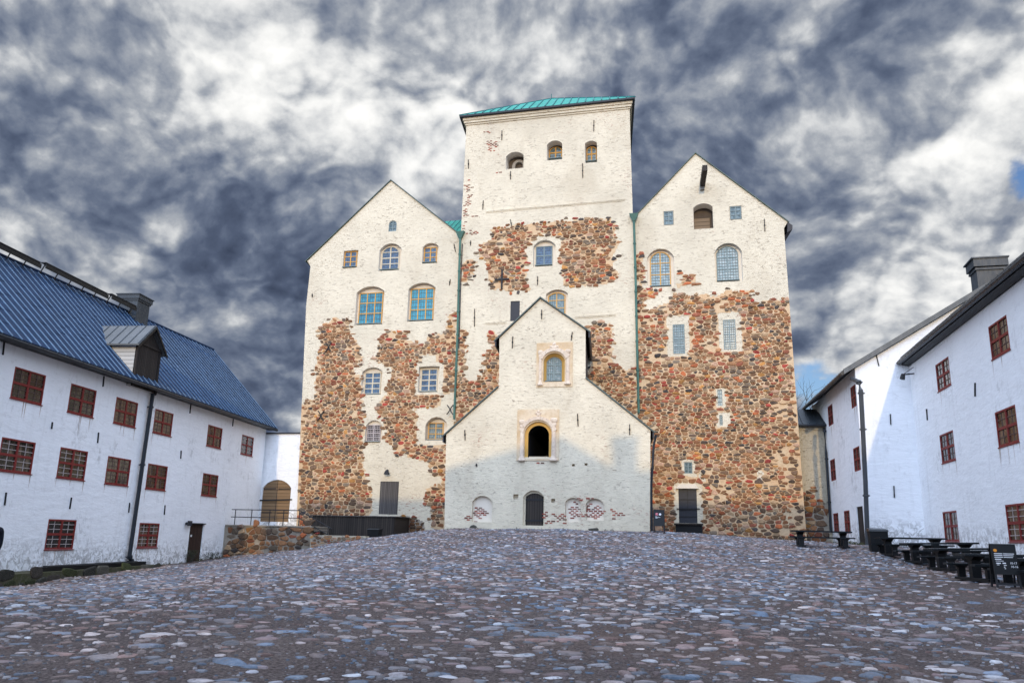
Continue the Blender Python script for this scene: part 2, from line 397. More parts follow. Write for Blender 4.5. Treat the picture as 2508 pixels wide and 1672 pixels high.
def m_metalroof(t, col, var=.3, rough=.38, spec=.35):
    n = t.noise(t.oc, .6, 5, .6); n2 = t.noise(t.scale3(t.oc, (1, 1, .3)), 4, 4, .6)
    c = t.mix(n, tuple(q*(1-var) for q in col), tuple(q*(1+var) for q in col))
    c = t.mix(t.m('MULTIPLY', t.mr(n2, .5, .8), .3), c, tuple(q*.5 for q in col))
    wr = t.noise(t.scale3(t.oc, (1.5, 1.5, .5)), 1.2, 5, .7, .6)
    c = t.mix(t.m('MULTIPLY', t.mr(wr, .54, .72), .35), c, tuple(min(1, q*2.1+.012) for q in col))
    setb(t, c, t.mr(n2, .2, .8, rough-.08, rough+.15), spec, 0.0, n2, .25, .03)
def m_planks(t, a, b, w=.14, axis=0, rough=.8):
    sp = t.n('ShaderNodeSeparateXYZ'); t.put(sp.inputs[0], t.oc)
    q = t.m('DIVIDE', sp.outputs[axis], w); fl = t.m('FLOOR', q); fr = t.m('FRACT', q)
    wn = t.n('ShaderNodeTexWhiteNoise', noise_dimensions='1D'); t.put(wn.inputs['W'], fl)
    gr = t.noise(t.scale3(t.oc, (14, 14, .8) if axis != 2 else (.8, .8, 14)), 1.4, 5, .65, .3)
    c = t.mix(t.m('ADD', t.m('MULTIPLY', wn.outputs[0], .5), t.m('MULTIPLY', gr, .5)), a, b)
    gap = t.m('MAXIMUM', t.m('LESS_THAN', fr, .06), t.m('GREATER_THAN', fr, .94))
    c = t.mix(gap, c, tuple(v_*.25 for v_ in a))
    setb(t, c, rough, .25, 0, t.m('SUBTRACT', gr, gap), .4, .012)
def m_ground(t):
    n = t.noise(t.oc, .35, 5, .6, .3); g = t.noise(t.oc, 24, 5, .78); g2 = t.noise(t.oc, 6, 6, .75)
    c = t.mix(t.mr(n, .3, .7), (.088, .066, .060), (.132, .100, .086))
    c = t.mix(t.mr(g, .40, .62), t.v('SCALE', c, .42), t.v('SCALE', c, 1.55))
    c = t.mix(t.m('MULTIPLY', t.mr(g2, .52, .70), .5), c, (.20, .165, .145))
    c = t.mix(t.m('MULTIPLY', t.mr(t.noise(t.oc, .16, 3, .6), .5, .64), .5), c, (.13, .082, .062))
    setb(t, c, .95, .15, 0, t.m('ADD', g, g2), .9, .04)

mat('limewash', m_wash, col=(.755, .668, .505), dirt=(.57, .485, .36), streak=(.33, .265, .195), patch=.85, rows=2.6)
mat('recess_plaster', m_plain, col=(.76, .68, .56), var=.08, sc=2.5)
mat('rust', m_plain, col=(.50, .40, .34), var=.35, sc=5)
mat('niche_shade', m_plain, col=(.10, .075, .055), var=.3, sc=3)  # dark colour paints the shade inside the deep openings
mat('brown_boards', m_planks, a=(.20, .145, .095), b=(.26, .19, .125), w=.3, axis=2)
mat('white_limewash', m_white, col=(.92, .93, .94), stain=(.62, .615, .61))
mat('grey_render', m_wash, col=(.50, .44, .33), dirt=(.34, .30, .23), streak=(.15, .13, .105), rows=3.0, patch=1.0)
STONES = [(0.0, (.30, .13, .058)), (.11, (.35, .185, .09)), (.23, (.19, .115, .068)), (.33, (.42, .205, .095)), (.44, (.14, .094, .066)), (.51, (.52, .34, .19)),
          (.60, (.35, .115, .062)), (.70, (.26, .195, .135)), (.77, (.50, .31, .20)), (.84, (.23, .125, .068)), (.89, (.50, .145, .055)), (.93, (.54, .255, .075)), (.955, (.42, .065, .045)), (.975, (.08, .066, .06))]
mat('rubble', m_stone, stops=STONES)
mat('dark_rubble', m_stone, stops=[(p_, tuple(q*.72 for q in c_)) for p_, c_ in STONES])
mat('moss_rubble', m_stone, stops=[(0, (.035, .035, .028)), (.3, (.06, .05, .04)), (.6, (.045, .055, .02)), (.8, (.08, .075, .06))])
mat('mortar', m_mortar, a=(.65, .435, .25), b=(.64, .49, .315), c3=(.42, .27, .16))
mat('grey_mortar', m_mortar, a=(.36, .31, .25), b=(.28, .25, .20), c3=(.12, .105, .085))
mat('kerb_earth', m_mortar, a=(.085, .075, .055), b=(.06, .065, .03), c3=(.14, .125, .105))
mat('brick', m_stone, stops=[(0, (.32, .06, .04)), (.35, (.24, .07, .05)), (.6, (.16, .07, .05)), (.8, (.38, .10, .06))])
mat('portal_stone', m_mortar, a=(.58, .42, .25), b=(.70, .58, .42), c3=(.44, .32, .20))
mat('carved_stone', m_mortar, a=(.74, .63, .50), b=(.66, .53, .41), c3=(.26, .19, .14))
mat('ochre_paint', m_plain, col=(.58, .34, .09), var=.1, sc=5)
mat('yellow_frame', m_plain, col=(.60, .33, .09), var=.25, sc=7)
mat('pale_frame', m_plain, col=(.60, .52, .38), var=.15, sc=9)
mat('grey_frame', m_plain, col=(.20, .25, .25), var=.15, sc=9)
mat('red_frame', m_plain, col=(.20, .026, .022), var=.25, sc=9, rough=.6)
mat('lead', m_plain, col=(.12, .13, .13), var=.1)
mat('muntin', m_plain, col=(.11, .07, .06), var=.1)
mat('pale_muntin', m_plain, col=(.42, .36, .34), var=.1)
mat('teal_glass', m_glass, base=(.012, .15, .23), base2=(.03, .27, .36), rough=.12, sc=2.5)  # teal base colour stands in for the reflected sky
mat('blue_glass', m_glass, base=(.03, .07, .14), base2=(.09, .17, .28), rough=.1)  # blue sky reflection put into the base colour
mat('leaded_glass', m_glass, base=(.20, .30, .32), base2=(.40, .48, .48), rough=.15)  # pale grey-green reflection of the sky put into the base colour
mat('grey_glass', m_glass, base=(.06, .10, .11), base2=(.18, .25, .26), rough=.12)
mat('curtain_glass', m_glass, base=(.016, .012, .010), base2=(.16, .115, .08), rough=.10, sc=3.4, stripes=True)
mat('black_void', m_plain, col=(.006, .006, .007), var=.1)  # black colour stands in for the unlit interior behind the portal
mat('blue_roof', m_metalroof, col=(.006, .024, .064), rough=.5, spec=.15, var=.4)
mat('roof_seam', m_metalroof, col=(.11, .19, .30), rough=.35)  # paler than the sheets: bright reflections on the ribs put into the colour
mat('dark_roof', m_metalroof, col=(.035, .045, .055))
mat('grey_roof', m_metalroof, col=(.115, .12, .12), rough=.5)
mat('copper', m_metalroof, col=(.03, .27, .205), rough=.6, spec=.2, var=.45)
mat('copper_seam', m_metalroof, col=(.010, .13, .13), rough=.55)
mat('verdigris', m_metalroof, col=(.055, .135, .105), rough=.5, var=.55)
mat('verge_metal', m_metalroof, col=(.075, .105, .092), rough=.5, var=.4)
mat('iron', m_plain, col=(.020, .020, .022), var=.3, rough=.6)
mat('black_pipe', m_plain, col=(.022, .026, .032), var=.3, rough=.4)
mat('grey_pipe', m_plain, col=(.065, .07, .075), var=.2, rough=.35)
mat('dark_planks', m_planks, a=(.020, .017, .015), b=(.060, .048, .040), w=.16, axis=0)
mat('dark_planks_y', m_planks, a=(.018, .015, .013), b=(.055, .045, .040), w=.16, axis=1)
mat('grey_planks', m_planks, a=(.05, .045, .042), b=(.14, .125, .115), w=.13, axis=0)
mat('brown_door', m_planks, a=(.030, .016, .012), b=(.060, .034, .024), w=.18, axis=1)
mat('ochre_planks', m_planks, a=(.20, .125, .065), b=(.28, .18, .10), w=.24, axis=2)
mat('white_boards', m_planks, a=(.46, .45, .42), b=(.60, .58, .54), w=.22, axis=2)
mat('black_paint', m_plain, col=(.006, .007, .008), var=.4, rough=.5)
mat('wet_black', m_plain, col=(.010, .013, .015), var=.5, rough=.36, sc=3)
mat('sheet_metal_dark', m_plain, col=(.030, .032, .040), var=.25, rough=.5)
mat('sand', m_ground)
COB = [(0, (.23, .195, .185)), (.13, (.15, .168, .19)), (.27, (.34, .305, .295)), (.40, (.165, .135, .125)), (.50, (.22, .16, .15)), (.62, (.42, .40, .395)), (.72, (.15, .185, .23)), (.82, (.26, .195, .18)), (.88, (.53, .515, .51)), (.93, (.20, .225, .265)), (.965, (.16, .105, .09))]
mat('grit', m_stone, stops=[(p_, tuple(q*.62 for q in c_)) for p_, c_ in COB], bs=.5, dust=(.14, .105, .09))
mat('cobble', m_stone, stops=COB, bs=.9, dust=(.145, .112, .098))
mat('dark_leaf', m_plain, col=(.030, .040, .018), var=.5, sc=12)
mat('weed', m_plain, col=(.085, .085, .035), var=.5, sc=9)
mat('bark', m_plain, col=(.07, .065, .06), var=.3)
mat('orange_paint', m_plain, col=(.75, .28, .03), var=.05)
mat('white_paint', m_plain, col=(.75, .75, .75), var=.05)
mat('pink_paint', m_plain, col=(.70, .22, .25), var=.05)
mat('skin', m_plain, col=(.50, .30, .22), var=.08)
mat('dark_cloth', m_plain, col=(.012, .014, .022), var=.3, rough=.9)
mat('hair', m_plain, col=(.02, .014, .01), var=.3)
mat('shoe_leather', m_plain, col=(.010, .010, .011), var=.3, rough=.45)
mat('warm_white_rear', m_white, col=(.78, .76, .72), stain=(.6, .58, .55))

# ------------------------------------------------------------------ ground
GP = np.array([(0, 0, -1.5), (-12, 12, -1.42), (12, 0, -1.35), (-30, 0, -2.2), (-28.3, 28, -2.44), (-30, 41, -2.0), (-31, 49, -1.68), (-27, 51.5, -.95), (-21.5, 53.5, .02), (-19, 56, .28),
      (-16, 49, .47), (-9.5, 48.8, .55), (-3.7, 48.8, .53), (-.7, 56, .5), (5.3, 56, .12), (6.4, 56, .1), (7.5, 51, .1), (7.7, 48, .05), (10.6, 45, 0), (7.12, 39, -.40), (7.6, 36, -.64),
      (7.9, 33.8, -.80), (7.5, 28.6, -.95), (7, 24.3, -1.0), (11, 32, -.72), (12, 16, -1.2), (-9, 26, -.92), (-9, 38, -.22), (-21, 40, -1.0), (-20, 26, -1.75), (0, 15, -1.22), (2, 42, -.05),
      (-31, 70, .3), (8, 70, .3), (-10, 70, .5), (0, -20, -1.5), (-30, -20, -2.0), (12, -20, -1.3), (-34, 40, -1.9), (-33, 28, -2.3), (13, 40, -.1)], float)
def _tps(d2): return np.where(d2 > 0, d2*np.log(np.maximum(d2, 1e-12)), 0)
def _fit():
    n = len(GP); d2 = ((GP[:, None, :2]-GP[None, :, :2])**2).sum(2)
    A = np.zeros((n+3, n+3)); A[:n, :n] = _tps(d2)+np.eye(n)*4.0; A[:n, n] = 1; A[:n, n+1:] = GP[:, :2]; A[n, :n] = 1; A[n+1:, :n] = GP[:, :2].T
    return np.linalg.solve(A, np.concatenate([GP[:, 2], [0, 0, 0]]))
GW = _fit()
def gz(x, y):
    x = np.asarray(x, float); y = np.asarray(y, float); xc = np.clip(x, -36, 15); yc = np.clip(y, -20, 70)
    z = np.full(x.shape, GW[-3])+GW[-2]*xc+GW[-1]*yc
    for (a, b, _), w in zip(GP, GW): z = z+w*_tps((xc-a)**2+(yc-b)**2)
    z = z+.035*np.sin(x*.9+1.3*np.sin(y*.31))*np.cos(y*.7)+.02*np.sin(x*2.1+y*1.7)
    far = np.clip((np.hypot(np.maximum(0, np.abs(x+10)-26), np.maximum(0, np.abs(y-25)-46)))/40, 0, 1)
    return z*(1-far)+far*-2.0
def gz1(x, y): return float(gz(np.array([x]), np.array([y]))[0])
def ground():
    xs = np.concatenate([[-2500, -800, -300, -120, -70, -50], np.arange(-42, 22, .4), [30, 50, 80, 150, 400, 1000, 2500]])
    ys = np.concatenate([[-2500, -800, -300, -100, -50], np.arange(-24, 66, .4), [80, 120, 250, 600, 2500]])
    X, Y = np.meshgrid(xs, ys); Zv = gz(X.ravel(), Y.ravel())
    nx, ny = len(xs), len(ys)
    i, j = np.meshgrid(np.arange(nx-1), np.arange(ny-1)); a = (j*nx+i).ravel()
    me = bpy.data.meshes.new('ground'); me.from_pydata(np.stack([X.ravel(), Y.ravel(), Zv], 1).tolist(), [], np.stack([a, a+1, a+nx+1, a+nx], 1).tolist())
    me.polygons.foreach_set('use_smooth', [True]*len(me.polygons)); me.materials.append(M['sand'])
    o = bpy.data.objects.new('ground', me); COL.objects.link(o); o['kind'] = 'structure'
ground()

def cobbles():
    XS, YS, RS = [], [], []
    for sp, ya, yb, rm in ((.290, 2.2, 19.0, .105), (.255, 19.0, 34.0, .098), (.235, 34.0, 57.2, .092)):
        xs = np.arange(-33, 14, sp); ys = np.arange(ya, yb, sp*.80)
        X, Y = np.meshgrid(xs, ys); X = X+(np.arange(len(ys))[:, None] % 2)*sp*.5
        XS.append((X+nrg.normal(0, sp*.20, X.shape)).ravel()); YS.append((Y+nrg.normal(0, sp*.18, Y.shape)).ravel()); RS.append(np.full(X.size, rm))
    X, Y, RM = np.concatenate(XS), np.concatenate(YS), np.concatenate(RS)
    lump = np.sin(X*.55+2*np.sin(Y*.23))*np.cos(Y*.47+1.5*np.sin(X*.31))
    near = np.clip((20-Y)/14, 0, 1)
    track = np.exp(-((X-(6.2-.04*(Y-20)))/2.6)**2)*np.clip((38-Y)/8, 0, 1)        # worn sandy strip on the right
    keep = nrg.random(X.shape) > (.08+.46*near+.14*lump+.62*track)
    ang = np.arctan2(X, Y); keep &= (ang > -1.02) & (ang < .62)
    # not under the buildings
    keep &= X > -33.4+(56-Y)*.138*.98+1.1
    keep &= ~((Y > 47.3) & (X > 7.5)) & (X < 10.4+(47.5-Y)*.039)
    keep &= ~((Y > 48.9) & (X > -16.7) & (X < -3.7)) & (Y < 55.8)
    X, Y, RM = X[keep], Y[keep], RM[keep]; n = len(X)
    rad = np.clip(RM*nrg.lognormal(0, .40, n), .045, .235); el = nrg.uniform(.55, .95, n); ph = nrg.normal(0, .55, n)
    hgt = nrg.uniform(.008, .036, n)*(1-.35*near[keep])
    V = []; Fc = []; b = 0
    for lo, hi, K, rings in ((0, 15, 14, ((1.0, -.03), (.93, .35), (.72, .80), (.36, .98))), (15, 60, 7, ((1.0, -.03), (.80, .70), (.40, 1.0)))):
        s = np.where((Y >= lo) & (Y < hi))[0]; m_ = len(s)
        th = np.linspace(0, 2*math.pi, K, endpoint=False)
        wob = 1+nrg.normal(0, .20, (m_, K)); wob = (wob+np.roll(wob, 1, 1))/2
        c, sn = np.cos(ph[s])[:, None], np.sin(ph[s])[:, None]
        z0 = gz(X[s], Y[s]); parts = []
        tx = nrg.normal(0, .06, m_)[:, None]; ty = nrg.normal(0, .06, m_)[:, None]
        for rr, hh in rings:
            lx = np.cos(th)[None]*wob*rad[s][:, None]*rr; ly = np.sin(th)[None]*wob*(rad[s]*el[s])[:, None]*rr
            px = lx*c-ly*sn; py = lx*sn+ly*c
            zz = z0[:, None]+(hgt[s][:, None]*hh if hh > 0 else -.04)+(tx*px+ty*py)*(1.0 if hh > 0 else 0.0)
            parts.append(np.stack([X[s][:, None]+px, Y[s][:, None]+py, zz], 2))
        P = np.concatenate(parts, 1); nv = K*len(rings); V.append(P.reshape(-1, 3))
        base = b+np.arange(m_)[:, None]*nv
        for r_ in range(len(rings)-1):
            for q in range(K):
                w_ = (q+1) % K
                Fc.append(('q', np.concatenate([base+r_*K+q, base+r_*K+w_, base+(r_+1)*K+w_, base+(r_+1)*K+q], 1)))
        Fc.append((K, np.concatenate([base+(len(rings)-1)*K+q for q in range(K)], 1)))
        b += m_*nv
    V = np.concatenate(V); lv = []; ls = []; tot = 0
    for _, f_ in Fc:
        k_ = f_.shape[1]; lv.append(f_.ravel()); ls.append(tot+np.arange(len(f_))*k_); tot += f_.size
    lv = np.concatenate(lv).astype(np.int32); ls = np.concatenate(ls).astype(np.int32)
    me = bpy.data.meshes.new('cobblestones'); me.vertices.add(len(V)); me.vertices.foreach_set('co', V.ravel().astype(np.float32))
    me.loops.add(len(lv)); me.loops.foreach_set('vertex_index', lv); me.polygons.add(len(ls)); me.polygons.foreach_set('loop_start', ls)
    me.update(calc_edges=True); me.validate(); me.polygons.foreach_set('use_smooth', np.ones(len(me.polygons), bool)); me.materials.append(M['cobble'])
    o = bpy.data.objects.new('cobblestones', me); COL.objects.link(o)
    tag(o, 'grey, blue and pinkish cobblestones set in gritty sand across the courtyard', 'cobblestones', kind='stuff')
cobbles()
def pebbles():
    n = 15000; Y = 2.5+15.5*nrg.random(n)**.8; X = nrg.uniform(-1, 1, n)*(1.5+Y*.75)-Y*.22; ok = (X > -24) & (X < 10.3); X, Y = X[ok], Y[ok]; n = len(X)
    r = np.clip(nrg.lognormal(math.log(.020), .45, n), .008, .055); z = gz(X, Y); th = np.linspace(0, 2*math.pi, 6, endpoint=False)
    V = []
    for rr, hh in ((1, -.3), (.75, .45)):
        a = np.stack([X[:, None]+np.cos(th)*r[:, None]*rr*nrg.uniform(.75, 1.2, (n, 6)), Y[:, None]+np.sin(th)*r[:, None]*rr*nrg.uniform(.75, 1.2, (n, 6)), z[:, None]+r[:, None]*hh+0*th], 2); V.append(a)
    V = np.concatenate(V, 1).reshape(-1, 3); F = []
    b = np.arange(n)*12
    quads = [np.stack([b+q, b+(q+1) % 6, b+6+(q+1) % 6, b+6+q], 1) for q in range(6)]
    faces = np.concatenate(quads).tolist()+np.stack([b+6+q for q in range(6)], 1).tolist()
    me = bpy.data.meshes.new('pebbles'); me.from_pydata(V.tolist(), [], faces); me.polygons.foreach_set('use_smooth', [True]*len(faces)); me.materials.append(M['grit'])
    o = bpy.data.objects.new('pebbles', me); COL.objects.link(o); tag(o, 'small loose pebbles scattered in the sand between the cobblestones', 'pebbles', kind='stuff')
pebbles()

# ------------------------------------------------------------------ rubble stonework on a wall
def rubble(W, polys, holes, d, dome, parent, name, mats, hx=.41, hz=.22, seed=1, mortar=True, cell=.11, shrink=.014, smear=.22, lim=None):
    """stones with rounded faces laid in mortar inside the given (u,z) polygons, leaving out the holes (u0,z0,u1,z1)"""
    rg = random.Random(seed); ng = np.random.default_rng(seed)
    us = [p[0] for q in polys for p in q]; zs = [p[1] for q in polys for p in q]
    u0, u1, z0, z1 = min(us)-.6, max(us)+.6, min(zs)-.6, max(zs)+.6
    pts = []
    z = z0
    while z < z1:
        h = hz*rg.choice((.5, .7, .85, 1.0, 1.15, 1.45)); u = u0+rg.random()*hx
        big = rg.random()
        while u < u1:
            w = hx*rg.choice((.38, .55, .75, .9, 1.1, 1.35, 1.75))*(.75+.25*h/hz)
            if rg.random() < .14 and h > .8*hz: pts.append((u+w*.5, z+h*.2)); pts.append((u+w*.45+rg.uniform(-.1, .1), z+h*.78))
            elif rg.random() > .05: pts.append((u+w*.5+rg.uniform(-.06, .06), z+h*.5+rg.uniform(-.14, .14)*hz*2))
            u += w
        z += h
    A = np.array(pts)
    ok = np.zeros(len(A), bool)
    Aj = A+ng.normal(0, .13, A.shape)
    for q in polys: ok |= inpoly(Aj[:, 0], Aj[:, 1], q)
    if lim: lo_, hi_ = (lambda z_: np.interp(z_, *lim[0]) if lim[0] else -1e9), (lambda z_: np.interp(z_, *lim[1]) if lim[1] else 1e9); ok &= (A[:, 0] > lo_(A[:, 1])+.09) & (A[:, 0] < hi_(A[:, 1])-.09)
    else: ok &= (A[:, 0] > min(us)+.10) & (A[:, 0] < max(us)-.10)
    def inhole(x_, y_, g=0.0):
        r_ = np.zeros(np.shape(x_), bool)
        for h_ in holes: r_ |= (x_ > h_[0]-g) & (x_ < h_[2]+g) & (y_ > h_[1]-g) & (y_ < h_[3]+g)
        return r_
    ok &= ~inhole(A[:, 0], A[:, 1], .10)
    S = A*np.array([1.0, 1.8])
    cs = .9; gridd = {}
    for i_, (x_, y_) in enumerate(S): gridd.setdefault((int(x_//cs), int(y_//cs)), []).append(i_)
    b = MB(); nb = len(mats)-1
    for i_ in np.where(ok)[0]:
        sm_ = math.sin(A[i_][0]*.83+2.1*math.sin(A[i_][1]*.51+seed))*math.cos(A[i_][1]*.93+1.7*math.sin(A[i_][0]*.47))
        if smear and sm_ > .42 and rg.random() < smear: continue
        cx_, cy_ = S[i_]; gx, gy = int(cx_//cs), int(cy_//cs)
        nbr = [j_ for a_ in (-1, 0, 1) for c_ in (-1, 0, 1) for j_ in gridd.get((gx+a_, gy+c_), ()) if j_ != i_]
        nbr.sort(key=lambda j_: (S[j_][0]-cx_)**2+(S[j_][1]-cy_)**2)
        poly = [(-.55, -.55), (.55, -.55), (.55, .55), (-.55, .55)]
        for j_ in nbr[:22]:
            dx, dy = S[j_][0]-cx_, S[j_][1]-cy_; L = math.hypot(dx, dy); gap_ = L/2-shrink
            if L < 1e-6: continue
            nx_, ny_ = dx/L, dy/L; out = []
            for k_ in range(len(poly)):
                p, q = poly[k_], poly[(k_+1) % len(poly)]
                dp_, dq_ = p[0]*nx_+p[1]*ny_-gap_, q[0]*nx_+q[1]*ny_-gap_
                if dp_ <= 0: out.append(p)
                if (dp_ < 0) != (dq_ < 0):
                    t_ = dp_/(dp_-dq_); out.append((p[0]+(q[0]-p[0])*t_, p[1]+(q[1]-p[1])*t_))
            poly = out
            if len(poly) < 3: break
        if len(poly) < 3: continue
        for _ in range(1 if rg.random() < .75 else 2):
            poly = [r_ for k_ in range(len(poly)) for p, q in ((poly[k_], poly[(k_+1) % len(poly)]),) for r_ in ((p[0]*.83+q[0]*.17, p[1]*.83+q[1]*.17), (p[0]*.17+q[0]*.83, p[1]*.17+q[1]*.83))]
        if len(poly) > 22: poly = poly[::2]
        mu = sum(p[0] for p in poly)/len(poly); mv = sum(p[1] for p in poly)/len(poly)
        ext = max(p[0] for p in poly)-min(p[0] for p in poly); exv = max(p[1] for p in poly)-min(p[1] for p in poly)
        if ext < .06 or exv < .06: continue
        g = rg.uniform(.93, 1.04) if rg.random() < .84 else rg.uniform(.62, .93)
        dm = dome*rg.uniform(.35, 1.7)*min(1, exv/.35); tl, tv = rg.uniform(-.06, .06), rg.uniform(-.06, .06)
        jit = [1+rg.uniform(-.07, .07) for _ in poly]
        vs = []
        for sc_, dd in ((1.0, -.02), (.94, .62), (.70, .95)):
            for p, jt in zip(poly, jit):
                x_, y_ = (p[0]-mu)*sc_*g*jt, (p[1]-mv)*sc_*g*jt
                uu_, zz_ = A[i_][0]+mu+x_, A[i_][1]+(mv+y_)/1.8
                if lim: uu_ = min(max(uu_, lo_(zz_)+.004), hi_(zz_)-.004)
                vs.append(W.pt(uu_, zz_, d+(dd*dm+(tl*x_+tv*y_ if dd > 0 else 0) if dd > 0 else dd)))
        n = len(poly)
        fs = [(r_*n+k_, r_*n+(k_+1) % n, (r_+1)*n+(k_+1) % n, (r_+1)*n+k_) for r_ in (0, 1) for k_ in range(n)]+[tuple(2*n+k_ for k_ in range(n))]
        b.add(vs, fs, 0)
    if mortar:
        nu, nz = int((u1-u0)/cell)+1, int((z1-z0)/cell)+1
        U, Vv = np.meshgrid(u0+np.arange(nu)*cell, z0+np.arange(nz)*cell)
        U = U+ng.uniform(-.035, .035, U.shape); Vv = Vv+ng.uniform(-.035, .035, U.shape)
        wu = U+.10*np.sin(Vv*5.1+2*np.sin(U*3.3))+.05*np.sin(Vv*13+U*7); wv = Vv+.08*np.sin(U*4.3+2*np.sin(Vv*3.9))+.04*np.sin(U*15)
        ins = np.zeros(U.shape, bool)
        for q in polys: ins |= inpoly(wu, wv, q)
        if lim: U = np.clip(U, lo_(Vv)+.002, hi_(Vv)-.002)
        ins &= ~inhole(U, Vv, .02)
        fa = ins[:-1, :-1] & ins[1:, :-1] & ins[:-1, 1:] & ins[1:, 1:]
        used = np.zeros(U.shape, bool); used[:-1, :-1] |= fa; used[1:, :-1] |= fa; used[:-1, 1:] |= fa; used[1:, 1:] |= fa
        idx = -np.ones(U.shape, int); idx[used] = np.arange(used.sum())
        bz = ng.uniform(.0, .012, U.shape)
        vs = [W.pt(U[r_, c_], Vv[r_, c_], d+.006+bz[r_, c_]) for r_, c_ in zip(*np.where(used))]
        fs = [(idx[r_, c_], idx[r_, c_+1], idx[r_+1, c_+1], idx[r_+1, c_]) for r_, c_ in zip(*np.where(fa))]
        b.add(vs, fs, nb)
    return tag(b.build(name, mats, parent), kind='stuff')

def bricks(W, spots, d, parent, name='exposed_bricks', seed=3):
    """spots: (u, z, ru, rz, count) clusters of bare bricks where the limewash has fallen"""
    rg = random.Random(seed); b = MB(); seen = set()
    for u, z, ru, rz, n in spots:
        for _ in range(n):
            a = u+rg.gauss(0, .5)*ru; c = z+rg.gauss(0, .5)*rz
            row = round(c/.105); col = round((a+(.14 if row % 2 else 0))/.28)
            if (row, col) in seen: continue
            seen.add((row, col)); cu = col*.28-(.14 if row % 2 else 0); cz = row*.105
            w = .12*rg.uniform(.6, 1.05); h = .038*rg.uniform(.7, 1.1)
            q = [(cu-w, cz-h+rg.uniform(-.01, .01)), (cu+w, cz-h), (cu+w*rg.uniform(.85, 1), cz+h), (cu-w, cz+h)]
            b.prism([W.pt(*p, d-.01) for p in q], W.N*(.02+rg.uniform(0, .01)))
    return tag(b.build(name, 'brick', parent), kind='stuff')

AX = Vector((math.sin(R(-7.5)), math.cos(R(-7.5)), 0))       # direction in which the castle's walls run back
def anchor(W, a, b, parent, off=.03, knob=True):
    m_ = MB(); flat_bar(m_, W, a, b, .05, off-.03, off+.03)
    if knob:
        c = ((a[0]+b[0])/2, (a[1]+b[1])/2); flat_bar(m_, W, (c[0]-.045, c[1]), (c[0]+.045, c[1]), .09, off-.02, off+.05)
    return m_.build('wall_anchor', 'iron', parent)
def x_anchor(W, c, su, sz, parent, off=.08):
    m_ = MB()
    for s_ in (-1, 1):
        pts = [W.pt(c[0]+s_*su*(abs(t_)**1.6)+s_*.02, c[1]+sz*t_, off) for t_ in (-1, -.66, -.33, 0, .33, .66, 1)]
        m_.tube(pts, .04, 6)
    return m_.build('wall_anchor', 'iron', parent)

# ------------------------------------------------------------------ the castle
def shift(W, d): return Wall(W.O+W.N*d, W.U)
FAC = Wall((0, 56, 0), (1, 0, 0)); TOW = Wall((0, 55.8, 0), (1, 0, 0)); GAT = Wall((0, 49, 0), (1, 0, 0))
STY = {  # frame, pane, columns, rows, frame width, mullion width, lead grid
    'teal': dict(frame='yellow_frame', pane='teal_glass', nx=3, ny=3, fw=.07, mw=.075, grid=(9, 7, .016)),
    'blue': dict(frame='pale_frame', pane='blue_glass', nx=2, ny=4, fw=.07, mw=.07, grid=(6, 12, .016)),
    'blue3': dict(frame='yellow_frame', pane='blue_glass', nx=2, ny=3, fw=.07, mw=.07, grid=(4, 6, .016)),
    'small': dict(frame='grey_frame', pane='grey_glass', nx=2, ny=3, fw=.06, mw=.06),
    'lead': dict(frame='yellow_frame', pane='leaded_glass', nx=2, ny=3, fw=.065, mw=.06, grid=(8, 12, .024)),
    'leadg': dict(frame='grey_frame', pane='leaded_glass', nx=2, ny=3, fw=.06, mw=.07, grid=(8, 12, .026)),
    'steel': dict(frame='grey_frame', pane='leaded_glass', nx=2, ny=4, fw=.05, mw=.05, grid=(6, 12, .028)),
    'slit': dict(frame='grey_frame', pane='leaded_glass', nx=2, ny=4, fw=.03, mw=.03),
    'tower': dict(frame='yellow_frame', pane='grey_glass', nx=2, ny=2, fw=.06, mw=.08, grid=(4, 4, .02)),
    'two': dict(frame='grey_frame', pane='blue_glass', nx=2, ny=2, fw=.06, mw=.07, grid=(8, 8, .018)),
    'white': dict(frame='pale_muntin', pane='black_void', nx=2, ny=4, fw=.06, mw=.07, grid=(8, 8, .03), gm='pale_muntin'),
}
# wall, key, outer rect, arch share, depth, inner rect (None: whole opening), inner arch share, style
LK = [('D', (1235, 588, 1330, 718), .45, .12, None, .45, 'small'),
      ('D', (688, 948, 865, 1155), 0, .22, (703, 963, 858, 1150), 0, 'blue3'),
      ('D', (1120, 862, 1385, 1187), .30, .35, (1155, 903, 1365, 1181), .30, 'blue'),
      ('D', (1640, 858, 1830, 1101), .24, .35, (1660, 915, 1815, 1094), 0, 'blue3'),
      ('E', (840, 5, 1175, 465), .20, .40, (882, 85, 1165, 457), 0, 'teal'),
      ('E', (1465, -38, 1790, 422), .20, .40, (1500, 34, 1778, 414), 0, 'teal'),
      ('E', (908, 975, 1155, 1305), .22, .35, (950, 1040, 1142, 1299), 0, 'blue'),
      ('E', (1590, 963, 1840, 1273), .02, .35, (1626, 998, 1822, 1266), 0, 'blue'),
      ('C', (1497, 260, 1652, 465), .40, .25, (1515, 305, 1642, 458), 0, 'white'),
      ('C', (2055, 230, 2258, 446), .36, .55, (2085, 285, 2225, 440), 0, 'lead')]
TW = [('F', (693, 706, 882, 884), .24, .9, None, 0, None),
      ('F', (1130, 585, 1293, 792), .26, .85, (1140, 655, 1292, 786), .26, 'tower'),
      ('F', (1535, 588, 1665, 820), .22, .75, (1543, 655, 1661, 814), .2, 'tower'),
      ('G', (985, 382, 1222, 662), .28, .32, (1015, 452, 1190, 656), 0, 'two'),
      ('G', (740, 1033, 840, 1245), 0, .12, None, 0, 'hatch'),
      ('G', (1120, 910, 1352, 1200), .20, .32, (1145, 945, 1328, 1195), .2, 'lead')]
